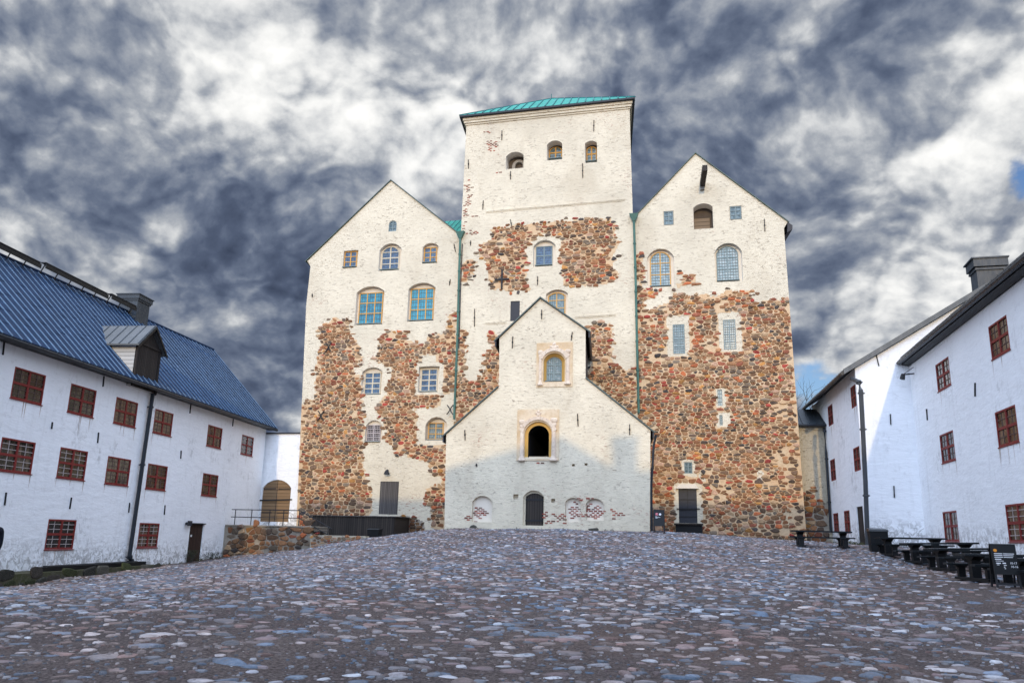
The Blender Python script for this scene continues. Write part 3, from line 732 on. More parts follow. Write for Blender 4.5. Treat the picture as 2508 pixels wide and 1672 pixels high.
RK = [('J', (588, 738, 706, 901), 0, .10, (590, 742, 704, 898), 0, 'small'),
      ('J', (934, 650, 1157, 942), .22, .9, None, 0, None),
      ('J', (1350, 680, 1490, 838), 0, .10, (1354, 684, 1486, 835), 0, 'small'),
      ('J', (402, 1172, 710, 1610), .34, .32, (435, 1212, 670, 1605), .34, 'lead'),
      ('J', (1180, 1105, 1495, 1550), .36, .35, (1200, 1145, 1450, 1542), .36, 'leadg'),
      ('K', (697, 537, 833, 875), 0, .06, None, 0, 'steel'),
      ('K', (1279, 483, 1421, 824), 0, .06, None, 0, 'steel'),
      ('K', (1212, 1288, 1265, 1472), 0, .10, None, 0, 'slit'),
      ('L', (1028, 62, 1058, 160), 0, .10, None, 0, 'slit'),
      ('L', (689, 513, 767, 623), 0, .10, None, 0, 'small'),
      ('L', (850, 632, 879, 681), 0, .25, None, 0, None),
      ('L', (1402, 618, 1436, 668), 0, .12, None, 0, None)]

castle = thing('castle', (-12, 52, .4), 'medieval castle of pale limewash and brown rubble with two gables and a copper roofed tower', 'castle')

def opening_set(W, wins):
    holes = []; todo = []
    for key, o_, ar, dep, inn, iar, sty in wins:
        r = W.rect(key, *o_); rise = ar*(r[2]-r[0])
        W2 = shift(W, -dep)
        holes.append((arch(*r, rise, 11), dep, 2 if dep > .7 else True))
        ri = W2.rect(key, *inn) if inn else (r[0]+.005, r[1]+.005, r[2]-.005, r[3]-.005)
        rj = iar*(ri[2]-ri[0]) if inn else rise
        if inn:      # keep the inner frame inside its recess
            ri = (max(ri[0], r[0]+.03), max(ri[1], r[1]+.02), min(ri[2], r[2]-.03), min(ri[3], r[3]-.03))
        todo.append((W2, ri, rj, sty, r, dep))
    return holes, todo
def fill_openings(W, todo, parent):
    for W2, ri, rj, sty, r, dep in todo:
        if sty in STY:
            window(W2, ri, rj, .03, parent, sill=(.03, min(.10+dep, .34), 'grey_frame') if dep > .2 else None, **STY[sty])
        elif sty == 'hatch':
            b = MB(); b.box(W2.pt(ri[0], ri[1], .01), W2.U*(ri[2]-ri[0]), W2.N*.06, Vector((0, 0, ri[3]-ri[1])))
            b.build('shutter', 'sheet_metal_dark', parent)
def shell(name, W, outer, wins, mats, back, extra_holes=(), skip=()):
    """front wall with openings, and the sides running back from it"""
    holes, todo = opening_set(W, wins)
    b = MB(); wall_mesh(b, W, outer, holes+list(extra_holes), 0, 0, 1, 1)
    n = len(outer)
    for i in range(n):
        if i in skip: continue
        p, q = outer[i], outer[(i+1) % n]
        a, c = W.pt(*p), W.pt(*q); b.add([a, c, c+AX*back, a+AX*back], [(3, 2, 1, 0)], 0)
    b.poly([W.pt(*p)+AX*back for p in outer][::-1])
    o = b.build(name, mats, castle)
    fill_openings(W, todo, castle)
    return o
def gable_roof(W, eL, ap, eR, back, over, th, mats, name='roof', front=.12):
    """two slopes over a gable, running back along the castle's depth; eL, ap, eR are (u,z)"""
    b = MB()
    for e, sgn in ((eL, -1), (eR, 1)):
        t_ = Vector((e[0]-ap[0], e[1]-ap[1])).normalized(); e2 = (e[0]+t_.x*over, e[1]+t_.y*over)
        n_ = Vector((-t_.y, t_.x))*(-sgn); n_ = n_ if n_.y > 0 else -n_
        q = [ap, e2, (e2[0]+n_.x*th, e2[1]+n_.y*th), (ap[0], ap[1]+th/abs(n_.y))]
        b.prism([W.pt(*p, front) for p in q], AX*(back+front)+W.N*0)
        L = math.hypot(e2[0]-ap[0], e2[1]-ap[1]); k_ = 1
        while k_*.62 < back:
            f0 = W.pt(ap[0]+n_.x*th, ap[1]+n_.y*th, 0)+AX*(k_*.62); f1 = W.pt(e2[0]+n_.x*th, e2[1]+n_.y*th, 0)+AX*(k_*.62)
            b.bar(f0, f1, .04, .05, (0, 0, 1), 1); k_ += 1
    return fixnormals(b.build(name, mats, castle))

# left gabled wing
lkL = FAC.z('D', 258, 1075); lkA = FAC.z('D', 1265, 112); lkR = FAC.z('D', 2062, 738)
outer = [(-30.1, -2.2), (-18.1, -2.2), (-18.1, lkR[1]-.1), (lkR[0]+.1, lkR[1]-.1), lkA, lkL, (lkL[0]+.32, lkL[1]-.45), (-30.95, 17.5)]
dL = FAC.quad('C', (1638, 830), (1812, 826), (1795, 1131), (1620, 1138))
shell('wing_wall', FAC, outer, LK, ['limewash', 'recess_plaster', 'niche_shade'], 17, [(arch(*dL, 0), .10, True)])
gable_roof(FAC, (lkL[0]-.05, lkL[1]), lkA, lkR, 17, .10, .06, ['verge_metal', 'copper_seam'])
# right gabled wing
rkL = FAC.z('J', 285, 780); rkA = FAC.z('J', 957, 78); rkR = FAC.z('J', 2020, 862); rkE = FAC.z('J', 1975, 920); rkB = FAC.z('L', 1838, 900)
dR = FAC.quad('L', (632, 772), (808, 770), (816, 1099), (641, 1100))
outer = [(-5.6, -2.2), (rkB[0]+.10, -2.2), rkB, (rkE[0], rkE[1]-.1), rkR, rkA, (rkL[0], rkL[1]), (-5.6, rkL[1]-.5)]
shell('wing_wall', FAC, outer, RK, ['limewash', 'recess_plaster', 'niche_shade'], 17, [(arch(*dR, 0), .12, True)])
gable_roof(FAC, rkL, rkA, rkR, 17, .10, .06, ['verge_metal', 'copper_seam'])
b = MB()                                                    # boxed eave running back on the right
e0 = FAC.pt(rkR[0]-.02, rkR[1]-.02); b.prism([e0, e0+Vector((.32, 0, -.25)), e0+Vector((.30, 0, -.55)), e0+Vector((-.05, 0, -.75))], AX*16.5)
fixnormals(b.build('eave', 'sheet_metal_dark', castle))
# tower
tB0, tB1 = TOW.z('F', 272, 415), TOW.z('F', 2012, 250)
outer = [(-18.2, -2.2), (-5.0, -2.2), (-5.02, 14), (tB1[0], tB1[1]), (tB0[0], tB0[1]), (-18.28, 22)]
shell('tower_wall', TOW, outer, TW, ['limewash', 'recess_plaster', 'niche_shade'], 13)
zb = (tB0[1]+tB1[1])/2; c0, c1 = TOW.pt(tB0[0], zb), TOW.pt(tB1[0], zb)
b = MB()
def band(z0, z1, ex, m):
    a0 = c0+Vector((-ex, -ex, z0)); a1 = c1+Vector((ex, -ex, z0)); bk = AX*(13+2*ex)
    b.prism([a0, a1, a1+bk, a0+bk], (0, 0, z1-z0), m)
band(-.04, .10, .07, 0); band(.10, .30, .16, 0); band(.30, .62, .24, 0)
b.build('cornice', 'limewash', castle)
b = MB(); ex = .46; zr = zb+.66
P0 = c0+Vector((-ex, -ex, .66)); P1 = c1+Vector((ex, -ex, .66)); P2 = P1+AX*(13+2*ex); P3 = P0+AX*(13+2*ex)
ap = (P0+P1+P2+P3)/4; ap = Vector((ap.x, ap.y, zr+4.7))
b.add([P0, P1, P2, P3, ap], [(0, 1, 4), (1, 2, 4), (2, 3, 4), (3, 0, 4)], 0)
b.prism([P0+Vector((0, 0, -.14)), P1+Vector((0, 0, -.14)), P2+Vector((0, 0, -.14)), P3+Vector((0, 0, -.14))], (0, 0, .135), 2)
for A_, B_ in ((P0, P1), (P1, P2), (P2, P3), (P3, P0)):
    n_ = 22; nrm = (B_-A_).cross(ap-A_).normalized()
    for i in range(1, n_):
        f_ = i/n_; base = A_.lerp(B_, f_); top = A_.lerp(B_, f_); k_ = 1-abs(2*f_-1)
        up_ = ap-(A_+B_)/2; tp = base+up_*k_
        b.bar(base+nrm*.03, tp+nrm*.03, .06, .07, nrm, 1)
for q in (P0, P1, P2, P3): b.bar(q, ap, .10, .10, (0, 0, 1), 1)
b.tube([ap+Vector((0, 0, -.1)), ap+Vector((0, 0, .45))], .03, 6, 1)
b.build('roof', ['copper', 'copper_seam', 'sheet_metal_dark'], castle)
# copper valley roof between the left wing and the tower
yz = [(ray(1134, 572)*(56.5/ray(1134, 572).y)), (ray(1134, 541)*(60.5/ray(1134, 541).y))]
b = MB(); x0, x1 = -22.6, -18.0
q = [Vector((x0, 56.5, yz[0].z-.2)), Vector((x1, 56.5, yz[0].z-.2)), Vector((x1, 60.5, yz[1].z)), Vector((x0-.5, 60.5, yz[1].z))]
b.prism(q, (0, 0, .08))
for i in range(1, 11):
    a = q[0].lerp(q[1], i/11)+Vector((0, 0, .09)); c = q[3].lerp(q[2], i/11)+Vector((0, 0, .09)); b.bar(a, c, .05, .06, (0, 0, 1), 1)
b.build('roof', ['copper', 'copper_seam'], castle)

# gatehouse in front of the tower
g = {k_: GAT.z('o', *v_) for k_, v_ in dict(bl=(1022, 1213), br=(1491, 1220), sl=(1025, 997), sli=(1146, 889), tl=(1147, 776), ap=(1242, 686), tr=(1345, 757), sri=(1345, 869), sr=(1494, 987)).items()}
pr = GAT.rect('I', 880, 205, 1145, 545); po = GAT.rect('I', 912, 238, 1112, 543); hw = GAT.rect('H', 1095, 715, 1322, 1022)
gd = GAT.rect('I', 866, 864, 1070, 1202)
GH = [(arch(*pr, .42*(pr[2]-pr[0]), 13), .12, False), (arch(*hw, .36*(hw[2]-hw[0]), 13), .40, True), (arch(*gd, .30*(gd[2]-gd[0]), 11), .16, False)]
niches = [GAT.rect('I', 378, 915, 572, 1167), GAT.rect('I', 1270, 932, 1420, 1168), GAT.rect('I', 1470, 940, 1642, 1152)]
GH += [(arch(*n_, .30*(n_[2]-n_[0]), 11), .22, True) for n_ in niches]
for q in ((773, 900, 821, 949), (1136, 944, 1174, 978), (1335, 610, 1363, 633), (1458, 603, 1486, 627)):
    GH.append((arch(*GAT.rect('I', *q), 0), .3, True))
outer = [(g['bl'][0], -1.5), (g['br'][0], -1.5), g['sr'], g['sri'], g['tr'], g['ap'], g['tl'], g['sli'], g['sl']]
b = MB(); wall_mesh(b, GAT, outer, GH, 0, 0, 1, 2)
GBK = 7.0/AX.y
for i, m_ in ((1, 0), (8, 0), (3, 3), (7-1, 3)):
    p, q = outer[i], outer[(i+1) % 9]; a, c = GAT.pt(*p), GAT.pt(*q); b.add([a, c, c+AX*GBK, a+AX*GBK], [(3, 2, 1, 0)], m_)
# portal and door behind their splays
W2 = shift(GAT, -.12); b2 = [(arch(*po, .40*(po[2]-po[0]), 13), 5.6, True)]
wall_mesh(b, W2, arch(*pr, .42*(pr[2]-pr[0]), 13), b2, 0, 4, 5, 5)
gdi = GAT.rect('I', 884, 888, 1058, 1200); W3 = shift(GAT, -.16)
wall_mesh(b, W3, arch(*gd, .30*(gd[2]-gd[0]), 11), [(arch(gdi[0], gdi[1], gdi[2], gdi[3], .2*(gdi[2]-gdi[0]), 9), .14, True)], 0, 1, 1, 5)
b.build('gatehouse_wall', ['limewash', 'limewash', 'recess_plaster', 'grey_planks', 'ochre_paint', 'black_void'], castle)
b = MB()                                                    # gatehouse roofs
for e, a_ in ((('tl', -1), 'ap'), (('tr', 1), 'ap'), (('sl', -1), 'sli'), (('sr', 1), 'sri')):
    p, q = Vector(g[e[0]]), Vector(g[a_]); t_ = (p-q).normalized(); n_ = Vector((-t_.y, t_.x)); n_ = n_ if n_.y > 0 else -n_
    ov = .38 if a_ == 'ap' else .30; p2 = p+t_*ov; q2 = q if a_ == 'ap' else q-t_*.0
    top = Vector((q2.x, q2.y+.07/n_.y)) if a_ == 'ap' else q2+n_*.07
    fr = .13 if a_ == 'ap' else .10
    b.prism([GAT.pt(*w_, fr) for w_ in (q2, p2, p2+n_*.07, top)], AX*(GBK+fr))
    b.prism([GAT.pt(*w_, fr+.02) for w_ in (q2+n_*.02, p2+n_*.02, p2+n_*.09, (Vector((q2.x, q2.y+.09/n_.y)) if a_ == 'ap' else q2+n_*.09))], AX*.16, 1)
    b.prism([GAT.pt(p2.x-e[1]*.10, p2.y-.30, fr-.02), GAT.pt(p2.x-e[1]*.02, p2.y-.30, fr-.02), GAT.pt(p2.x-e[1]*.01, p2.y, fr-.02), GAT.pt(p2.x-e[1]*.10, p2.y+.05, fr-.02)], AX*GBK, 0)
fixnormals(b.build('gatehouse_roof', ['sheet_metal_dark', 'verge_metal'], castle))
# carved portal surround and niche surround
def surround(key, slab, opening, ar, cols, mats=('portal_stone', 'carved_stone')):
    s_ = GAT.rect(key, *slab); o_ = GAT.rect(key, *opening); b = MB(); rise = ar*(o_[2]-o_[0])
    wall_mesh(b, GAT, arch(*s_, 0), [(arch(o_[0], max(o_[1], s_[1]+.01), o_[2], o_[3], rise, 13), .045, False)], .045, 0, 0, 0)
    sides = [GAT.pt(*p, .045) for p in arch(*s_, 0)]; b.add(sides+[p-GAT.N*.05 for p in sides], [(i, (i+1) % 4, 4+(i+1) % 4, 4+i) for i in range(4)], 0)
    o2 = (o_[0]-.06, o_[1], o_[2]+.06, o_[3]+.10); o3 = (o_[0]-.30, o_[1], o_[2]+.30, o_[3]+.32)
    a_in = arch(*o2, rise*1.05, 19)[2:]; a_out = arch(*o3, rise*1.15, 19)[2:]
    rg = random.Random(5)
    for i in range(len(a_in)-1):                              # worn voussoirs of the hood mould
        d_ = .09+rg.uniform(0, .05)
        q = [a_in[i], a_in[i+1], a_out[i+1], a_out[i]]; c_ = (sum(p[0] for p in q)/4, sum(p[1] for p in q)/4)
        b.prism([GAT.pt(c_[0]+(p[0]-c_[0])*.96, c_[1]+(p[1]-c_[1])*.96, .04) for p in q], GAT.N*d_, 1)
    for (x0, x1, yb, yt, full) in cols:                       # half columns with bases and capitals
        r_ = GAT.rect(key, x0, yt, x1, yb); cu = (r_[0]+r_[2])/2; rr = (r_[2]-r_[0])/2; H = r_[3]-r_[1]
        prof = [(0, 1.15), (.03, 1.2), (.06, .9), (.10, .75), (.12, .66), (.5, .62), (.80, .60), (.83, .8), (.88, .7), (.92, 1.0), (.97, 1.1), (1.0, .7)]
        prof = [p for p in prof if full or p[0] < .13 or p[0] > .62]
        rings = []; n = 9
        for f_, k_ in prof:
            for j in range(n):
                an = math.pi*j/(n-1); rings.append(GAT.pt(cu-rr*k_*math.cos(an), r_[1]+H*f_, .045+rr*k_*.75*math.sin(an)))
        b.add(rings, [(i*n+j, i*n+j+1, (i+1)*n+j+1, (i+1)*n+j) for i in range(len(prof)-1) for j in range(n-1)], 1)
    return b, s_, o_
b, s_, o_ = surround('I', (810, 90, 1212, 578), (880, 205, 1145, 560), .42, ((828, 888, 582, 190, True), (1128, 1196, 582, 170, True)))
for du, dz, rr in ((0, .34, .16), (0, .52, .10), (-.12, .42, .08), (.12, .42, .08)):      # worn carving above the arch
    c_ = GAT.pt((o_[0]+o_[2])/2+du, o_[3]+.1+dz, .05); b.tube([c_, c_+GAT.N*.07], [rr, rr*.4], 8, 1)
b.build('portal_surround', ['portal_stone', 'carved_stone'], castle)
b, s_, o_ = surround('H', (1020, 605, 1405, 1078), (1095, 715, 1322, 1022), .36, ((1036, 1088, 1062, 690, True), (1324, 1384, 1052, 680, True)))
for du, dz, rr in ((0, .30, .20), (0, .50, .13), (-.2, .33, .10), (.2, .33, .10)):
    c_ = GAT.pt((o_[0]+o_[2])/2+du, o_[3]+.05+dz, .05); b.tube([c_, c_+GAT.N*.10], [rr, rr*.4], 8, 1)
b.build('portal_surround', ['portal_stone', 'carved_stone'], castle)
W4 = shift(GAT, -.40)                                         # the window in the niche, its ochre splay and lights
hi = W4.rect('H', 1130, 762, 1292, 1017)
b = MB(); hwi = arch(hw[0]+.01, hw[1]+.01, hw[2]-.01, hw[3]-.01, .36*(hw[2]-hw[0]), 13); hii = arch(*hi, .34*(hi[2]-hi[0]), 13)
b.add([GAT.pt(*p, -.05) for p in hwi]+[W4.pt(*p, .07) for p in hii], [(i, (i+1) % 15, 15+(i+1) % 15, 15+i) for i in range(15)])
b.build('splay', 'ochre_paint', castle)
window(W4, hi, .34*(hi[2]-hi[0]), .05, castle, 'grey_frame', 'leaded_glass', nx=2, ny=3, fw=.05, mw=.08, grid=(8, 12, .022), sill=(.05, .38, 'grey_frame'))
b = MB(); b.box(GAT.pt(po[0]+.05, po[1], -1.35), GAT.U*(po[2]-po[0]-.1), GAT.N*1.2, (0, 0, .04)); b.build('threshold', 'portal_stone', castle)
def plank_door(W, r, d, mats, parent, rise=0, hinges=(), name='door', th=.06):
    b = MB(); b.prism([W.pt(*p, d) for p in arch(*r, rise, 9)], W.N*th); o = b.build(name, mats, parent)
    for h in hinges:
        m_ = MB(); z = r[1]+(r[3]-r[1])*h; flat_bar(m_, W, (r[0]-.06, z), (r[2]+.02, z+.02), .10, d+th-.01, d+th+.03); m_.build('hinge', 'iron', o)
    return o
plank_door(shift(GAT, -.28), (gdi[0]+.02, gdi[1]-.05, gdi[2]-.02, gdi[3]-.02), .02, ['dark_planks'], castle, .18*(gdi[2]-gdi[0]), (.17, .80))['label'] = 'dark plank door of the gatehouse'
plank_door(shift(FAC, -.10), dL, .02, ['grey_planks'], castle)['label'] = 'weathered grey plank door'
od = plank_door(shift(FAC, -.12), dR, .02, ['sheet_metal_dark'], castle); od['label'] = 'black sheet iron door'
m_ = MB()
for h in (.19, .41, .69): flat_bar(m_, FAC, (dR[0]+.02, dR[1]+(dR[3]-dR[1])*h), (dR[2]-.02, dR[1]+(dR[3]-dR[1])*h), .05, -.04, -.015)
flat_bar(m_, FAC, ((dR[0]+dR[2])/2, dR[1]+.9), ((dR[0]+dR[2])/2, dR[3]-.05), .04, -.04, -.018)
flat_bar(m_, FAC, (dR[0]-.14, dR[1]+(dR[3]-dR[1])*.41), (dR[2]+.18, dR[1]+(dR[3]-dR[1])*.42), .06, -.012, .05); m_.build('iron_bar', 'iron', od)
b = MB(); b.prism([FAC.pt(dR[0]-.16, dR[3]+.02, -.02), FAC.pt(dR[2]+.16, dR[3]+.02, -.02), FAC.pt(dR[2]-.05, dR[3]+.30, -.02), FAC.pt(dR[0]+.1, dR[3]+.30, -.02)], FAC.N*.22); b.build('door_hood', 'recess_plaster', castle)

# hoist beam in the right gable, brick corbel below it
bt, bb = FAC.z('J', 1033, 455), None
p0 = FAC.pt(bt[0], bt[1]+.15, -.3); b = MB()
r_ = ray(*Z('J', 1066, 240)); tip = r_*((56-2.6)/r_.y)
b.bar(p0, tip, .34, .42, (0, 0, 1)); b.build('hoist_beam', 'dark_planks', castle)
c_ = FAC.rect('J', 1012, 455, 1060, 500); b = MB(); b.box(FAC.pt(c_[0], c_[1], -.05), FAC.U*(c_[2]-c_[0]), FAC.N*.22, (0, 0, c_[3]-c_[1])); b.build('corbel', 'grey_mortar', castle)
# boarded lower half of the opening in the right gable; the inner arch of the open loop in the tower
o_ = FAC.rect('J', 934, 772, 1125, 942); b = MB(); b.box(FAC.pt(o_[0]+.02, o_[1]+.02, -.86), FAC.U*(o_[2]-o_[0]-.04), FAC.N*.06, (0, 0, o_[3]-o_[1]))
b.build('parapet_board', 'brown_boards', castle)
o_ = TOW.rect('F', 740, 790, 882, 884); b = MB(); ring(b, TOW, arch(o_[0], o_[1]-.4, o_[2], o_[3]+.3, .5, 11), arch(o_[0]+.22, o_[1]-.4, o_[2]-.22, o_[3]+.1, .4, 11), -.88, -.6)
b.build('inner_arch', 'grey_mortar', castle)

# ------- bare stonework
def zp(W, key, pts): return [W.z(key, *p) for p in pts]
def zr(W, *rs): return [W.rect(*q) for q in rs]
A1 = zp(FAC, 'o', [(770, 728), (800, 732), (808, 765), (822, 785), (834, 825), (815, 850), (834, 872), (829, 905), (836, 935), (839, 985), (835, 1022), (832, 1060), (848, 1110), (859, 1150), (850, 1186), (846, 1215), (700, 1260)])
eL_ = FAC.z('o', 697, 930); A1 += [(-30.9, 0.0), (-31.2, eL_[1]-8), (-31.3, eL_[1])]+zp(FAC, 'o', [(722, 915), (722, 870), (725, 830), (735, 800), (733, 760), (742, 742)])
A2 = zp(FAC, 'E', [(1035, 870), (1100, 780), (1130, 720), (1110, 650), (1210, 545), (1300, 530), (1440, 560), (1480, 660), (1640, 690), (1720, 590), (1920, 560), (1930, 400), (1870, 345), (2030, 320), (2060, 700), (2040, 1050), (2010, 1290), (1850, 1300), (1850, 1400), (1910, 1430)])
A2 += zp(FAC, 'C', [(2240, 120), (2130, 150), (1930, 165), (2020, 210), (1990, 300), (1980, 440), (2100, 490), (2260, 480), (2250, 1300), (2110, 1270), (2105, 1080), (2050, 1060), (2070, 960), (2040, 890), (2190, 850), (2200, 790), (2130, 780), (2090, 660), (1940, 620), (1890, 590), (1770, 575), (1770, 510), (1720, 490), (1665, 430), (1690, 360), (1660, 300), (1640, 230), (1590, 200), (1625, 130)])
A2 += zp(FAC, 'E', [(1080, 1520), (1110, 1420), (1160, 1350), (1220, 1290), (1210, 1200), (1270, 1080), (1250, 1010), (1130, 900)])
hA = zr(FAC, ('E', 1570, 930, 1880, 1290), ('E', 1640, 840, 1790, 960), ('C', 1990, 165, 2262, 475))
rubble(FAC, [A1, A2], hA, 0.0, .06, castle, 'exposed_stonework', ['rubble', 'mortar'], seed=4, lim=(((-2.2, 17.5), (-30.1, -30.95)), None))
T1 = zp(TOW, 'G', [(530, 260), (660, 240), (860, 212), (1050, 195), (1400, 172), (1500, 152), (1700, 160), (1790, 130), (1870, 200), (1870, 300), (1900, 390), (1890, 480), (1860, 560), (1905, 600), (1820, 640), (1890, 700), (1890, 790), (1830, 840), (1560, 872), (1300, 870), (1280, 740), (1270, 640), (1240, 580), (1270, 520), (1270, 380), (1220, 345), (990, 335), (980, 400), (910, 500), (930, 640), (880, 690), (920, 740), (920, 830), (960, 900), (930, 928), (570, 930), (510, 850), (500, 720), (460, 670), (510, 640), (430, 590), (408, 520), (420, 420), (530, 380)])
T2 = zp(TOW, 'G', [(205, 780), (220, 640), (290, 590), (395, 590), (390, 630), (340, 680), (350, 760), (270, 850), (210, 855)])
T3 = zp(TOW, 'H', [(1540, 420), (1700, 390), (1880, 378), (1830, 420), (1820, 500), (1870, 530), (1800, 620), (1850, 700), (1840, 800), (1890, 875), (2090, 875), (2110, 1420), (1560, 980), (1580, 800)])
T4 = zp(TOW, 'H', [(195, 450), (268, 450), (268, 700), (250, 960), (270, 992), (610, 990), (620, 1090), (140, 1500), (150, 1130), (170, 900)])
T5 = zp(TOW, 'H', [(472, 472), (560, 472), (640, 600), (640, 1000), (420, 990), (460, 850), (480, 780), (450, 712), (520, 700), (530, 640), (500, 580), (475, 520)])
rubble(TOW, [T1, T2, T3, T4, T5], [], 0.0, .06, castle, 'exposed_stonework', ['rubble', 'mortar'], hx=.40, hz=.22, seed=9)
rR = FAC.z('K', 2030, 232); rM = FAC.z('L', 1770, 0)
R1 = zp(FAC, 'J', [(278, 1232), (362, 1228), (352, 1330), (372, 1420), (362, 1530)])+zp(FAC, 'K', [(355, 100), (470, 130), (552, 165), (545, 200), (460, 260), (375, 270), (360, 350), (500, 345), (590, 285), (685, 250), (690, 205), (880, 192), (1000, 205), (1080, 180), (1200, 200), (1290, 150), (1500, 145), (1565, 150), (1620, 215), (1610, 272), (1760, 270), (1900, 240)])
R1 += [(rR[0]+.4, rR[1]), (rM[0]+.4, rM[1]), (rkB[0]+.4, rkB[1]), (rkB[0]+.4, -1.2), (-5.3, -1.2)]+zp(FAC, 'K', [(260, 1400), (270, 300)])
R2 = zp(FAC, 'K', [(655, 118), (740, 95), (800, 30), (760, -50), (740, -90), (830, -60), (940, -10), (985, 40), (940, 90), (800, 120)])
hR = zr(FAC, ('K', 640, 450, 875, 890), ('K', 1235, 410, 1470, 840), ('K', 1205, 1283, 1290, 1478), ('L', 1010, 50, 1120, 165), ('L', 680, 500, 790, 640), ('L', 610, 720, 850, 1120), ('L', 845, 628, 882, 684), ('L', 1397, 612, 1440, 672))
rubble(FAC, [R1, R2], hR, 0.0, .065, castle, 'exposed_stonework', ['rubble', 'mortar'], hx=.40, hz=.215, seed=21, lim=(None, ((-2.2, rkB[1], rkE[1]), (rkB[0]+.10, rkB[0], rkE[0]))))
def spot(W, key, x, y, rx, ry, n):
    a = W.z(key, x, y); c = W.z(key, x+rx, y-ry); return (a[0], a[1], c[0]-a[0], c[1]-a[1], n)
bricks(TOW, [spot(TOW, 'F', 540, 620, 60, 50, 34), spot(TOW, 'F', 500, 490, 40, 15, 6), spot(TOW, 'F', 535, 695, 30, 15, 7), spot(TOW, 'F', 605, 930, 20, 10, 3), spot(TOW, 'F', 295, 1150, 40, 150, 24), spot(TOW, 'F', 270, 1350, 20, 150, 18),
              spot(TOW, 'F', 385, 1390, 50, 12, 7), spot(TOW, 'F', 340, 1570, 60, 25, 9)], 0.0, castle)
bricks(GAT, [spot(GAT, 'I', 1100, 1100, 40, 40, 12), spot(GAT, 'I', 1225, 1120, 40, 50, 16), spot(GAT, 'I', 1440, 1110, 40, 15, 8), spot(GAT, 'I', 1720, 1085, 60, 45, 11), spot(GAT, 'I', 1820, 1100, 40, 30, 6), spot(GAT, 'I', 1130, 1170, 60, 20, 8), spot(GAT, 'I', 1010, 604, 40, 5, 5), spot(GAT, 'I', 1400, 935, 30, 15, 5), spot(GAT, 'I', 1510, 943, 40, 10, 5), spot(GAT, 'I', 340, 1130, 40, 30, 5)], 0.0, castle)
Wn = shift(GAT, -.22)
bricks(Wn, [spot(Wn, 'I', 1360, 1070, 55, 70, 34), spot(Wn, 'I', 1555, 1065, 70, 70, 46), spot(Wn, 'I', 450, 1085, 60, 60, 22), spot(Wn, 'I', 510, 1075, 40, 20, 5)], 0.0, castle, seed=8)
gb0, gb1 = GAT.z('I', 120, 1225), GAT.z('I', 2080, 1240)
foot = [(gb0[0], -.4)]+[(gb1[0]*(i/24)+gb0[0]*(1-i/24), -.4) for i in (24,)]+[(gb0[0]+(gb1[0]-gb0[0])*i/24, .52+.13*math.sin(i*2.3)+.10*math.sin(i*5.1)) for i in range(24, -1, -1)]
rubble(GAT, [foot], [(gd[0]-.1, -1, gd[2]+.1, 3)], 0, .05, castle, 'footing', ['moss_rubble', 'grey_mortar'], hx=.5, hz=.22, seed=41)
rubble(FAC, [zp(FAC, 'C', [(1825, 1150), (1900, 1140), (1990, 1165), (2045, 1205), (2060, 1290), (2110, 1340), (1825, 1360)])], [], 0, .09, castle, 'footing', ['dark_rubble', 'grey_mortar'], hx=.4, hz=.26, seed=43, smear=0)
# brick string courses on the tower (dentils)
for (key, x0, y0, x1, y1, n) in (('F', 480, 1350, 1960, 1222, 90), ('G', 475, 1275, 700, 1262, 14), ('G', 1430, 1212, 1865, 1183, 26)):
    b = MB(); a, c = TOW.z(key, x0, y0), TOW.z(key, x1, y1)
    for i in range(n):
        f_ = (i+.5)/n; u, z = a[0]+(c[0]-a[0])*f_, a[1]+(c[1]-a[1])*f_; b.box(TOW.pt(u-.035, z-.05, -.01), TOW.U*.07, TOW.N*.05, (0, 0, .09))
    flat_bar(b, TOW, (a[0], a[1]+.08), (c[0], c[1]+.08), .07, -.01, .05)
    b.build('string_course', 'limewash', castle)
# anchors
for W, key, lst in ((TOW, 'F', ((652, 480, 650, 580), (1633, 370, 1630, 490), (743, 915, 743, 1000), (1511, 832, 1513, 985), (453, 1225, 447, 1320), (293, 790, 295, 885))),
                    (TOW, 'G', ((318, 390, 316, 440), (1033, 770, 1031, 862), (360, 1118, 358, 1305), (740, 165, 760, 245))),
                    (GAT, 'H', ((1075, 255, 1075, 355), (768, 540, 762, 665), (1402, 492, 1390, 582))),
                    (GAT, 'I', ((1390, 130, 1396, 250), (1890, 230, 1890, 330), (308, 285, 312, 380), (421, 606, 421, 634))),
                    (FAC, 'J', ((1750, 830, 1757, 975),)), (FAC, 'D', ((320, 1465, 320, 1510), (1975, 1295, 1965, 1365), (2020, 870, 2038, 965)))):
    for x0, y0, x1, y1 in lst: anchor(W, W.z(key, x0, y0), W.z(key, x1, y1), castle)
for W, key, x, y, su, sz in ((FAC, 'E', 522, 742, .22, .36), (FAC, 'C', 1092, 222, .24, .38), (TOW, 'H', 104, 1322, .22, .34), (FAC, 'K', 268, 338, .26, .42)):
    x_anchor(W, W.z(key, x, y), su, sz, castle, .16)
cx_ = TOW.z('G', 653, 805); b = MB(); flat_bar(b, TOW, (cx_[0], cx_[1]-.75), (cx_[0], cx_[1]+.75), .13, .05, .12); flat_bar(b, TOW, (cx_[0]-.55, cx_[1]), (cx_[0]+.55, cx_[1]), .11, .055, .125); b.build('wall_anchor', 'iron', castle)
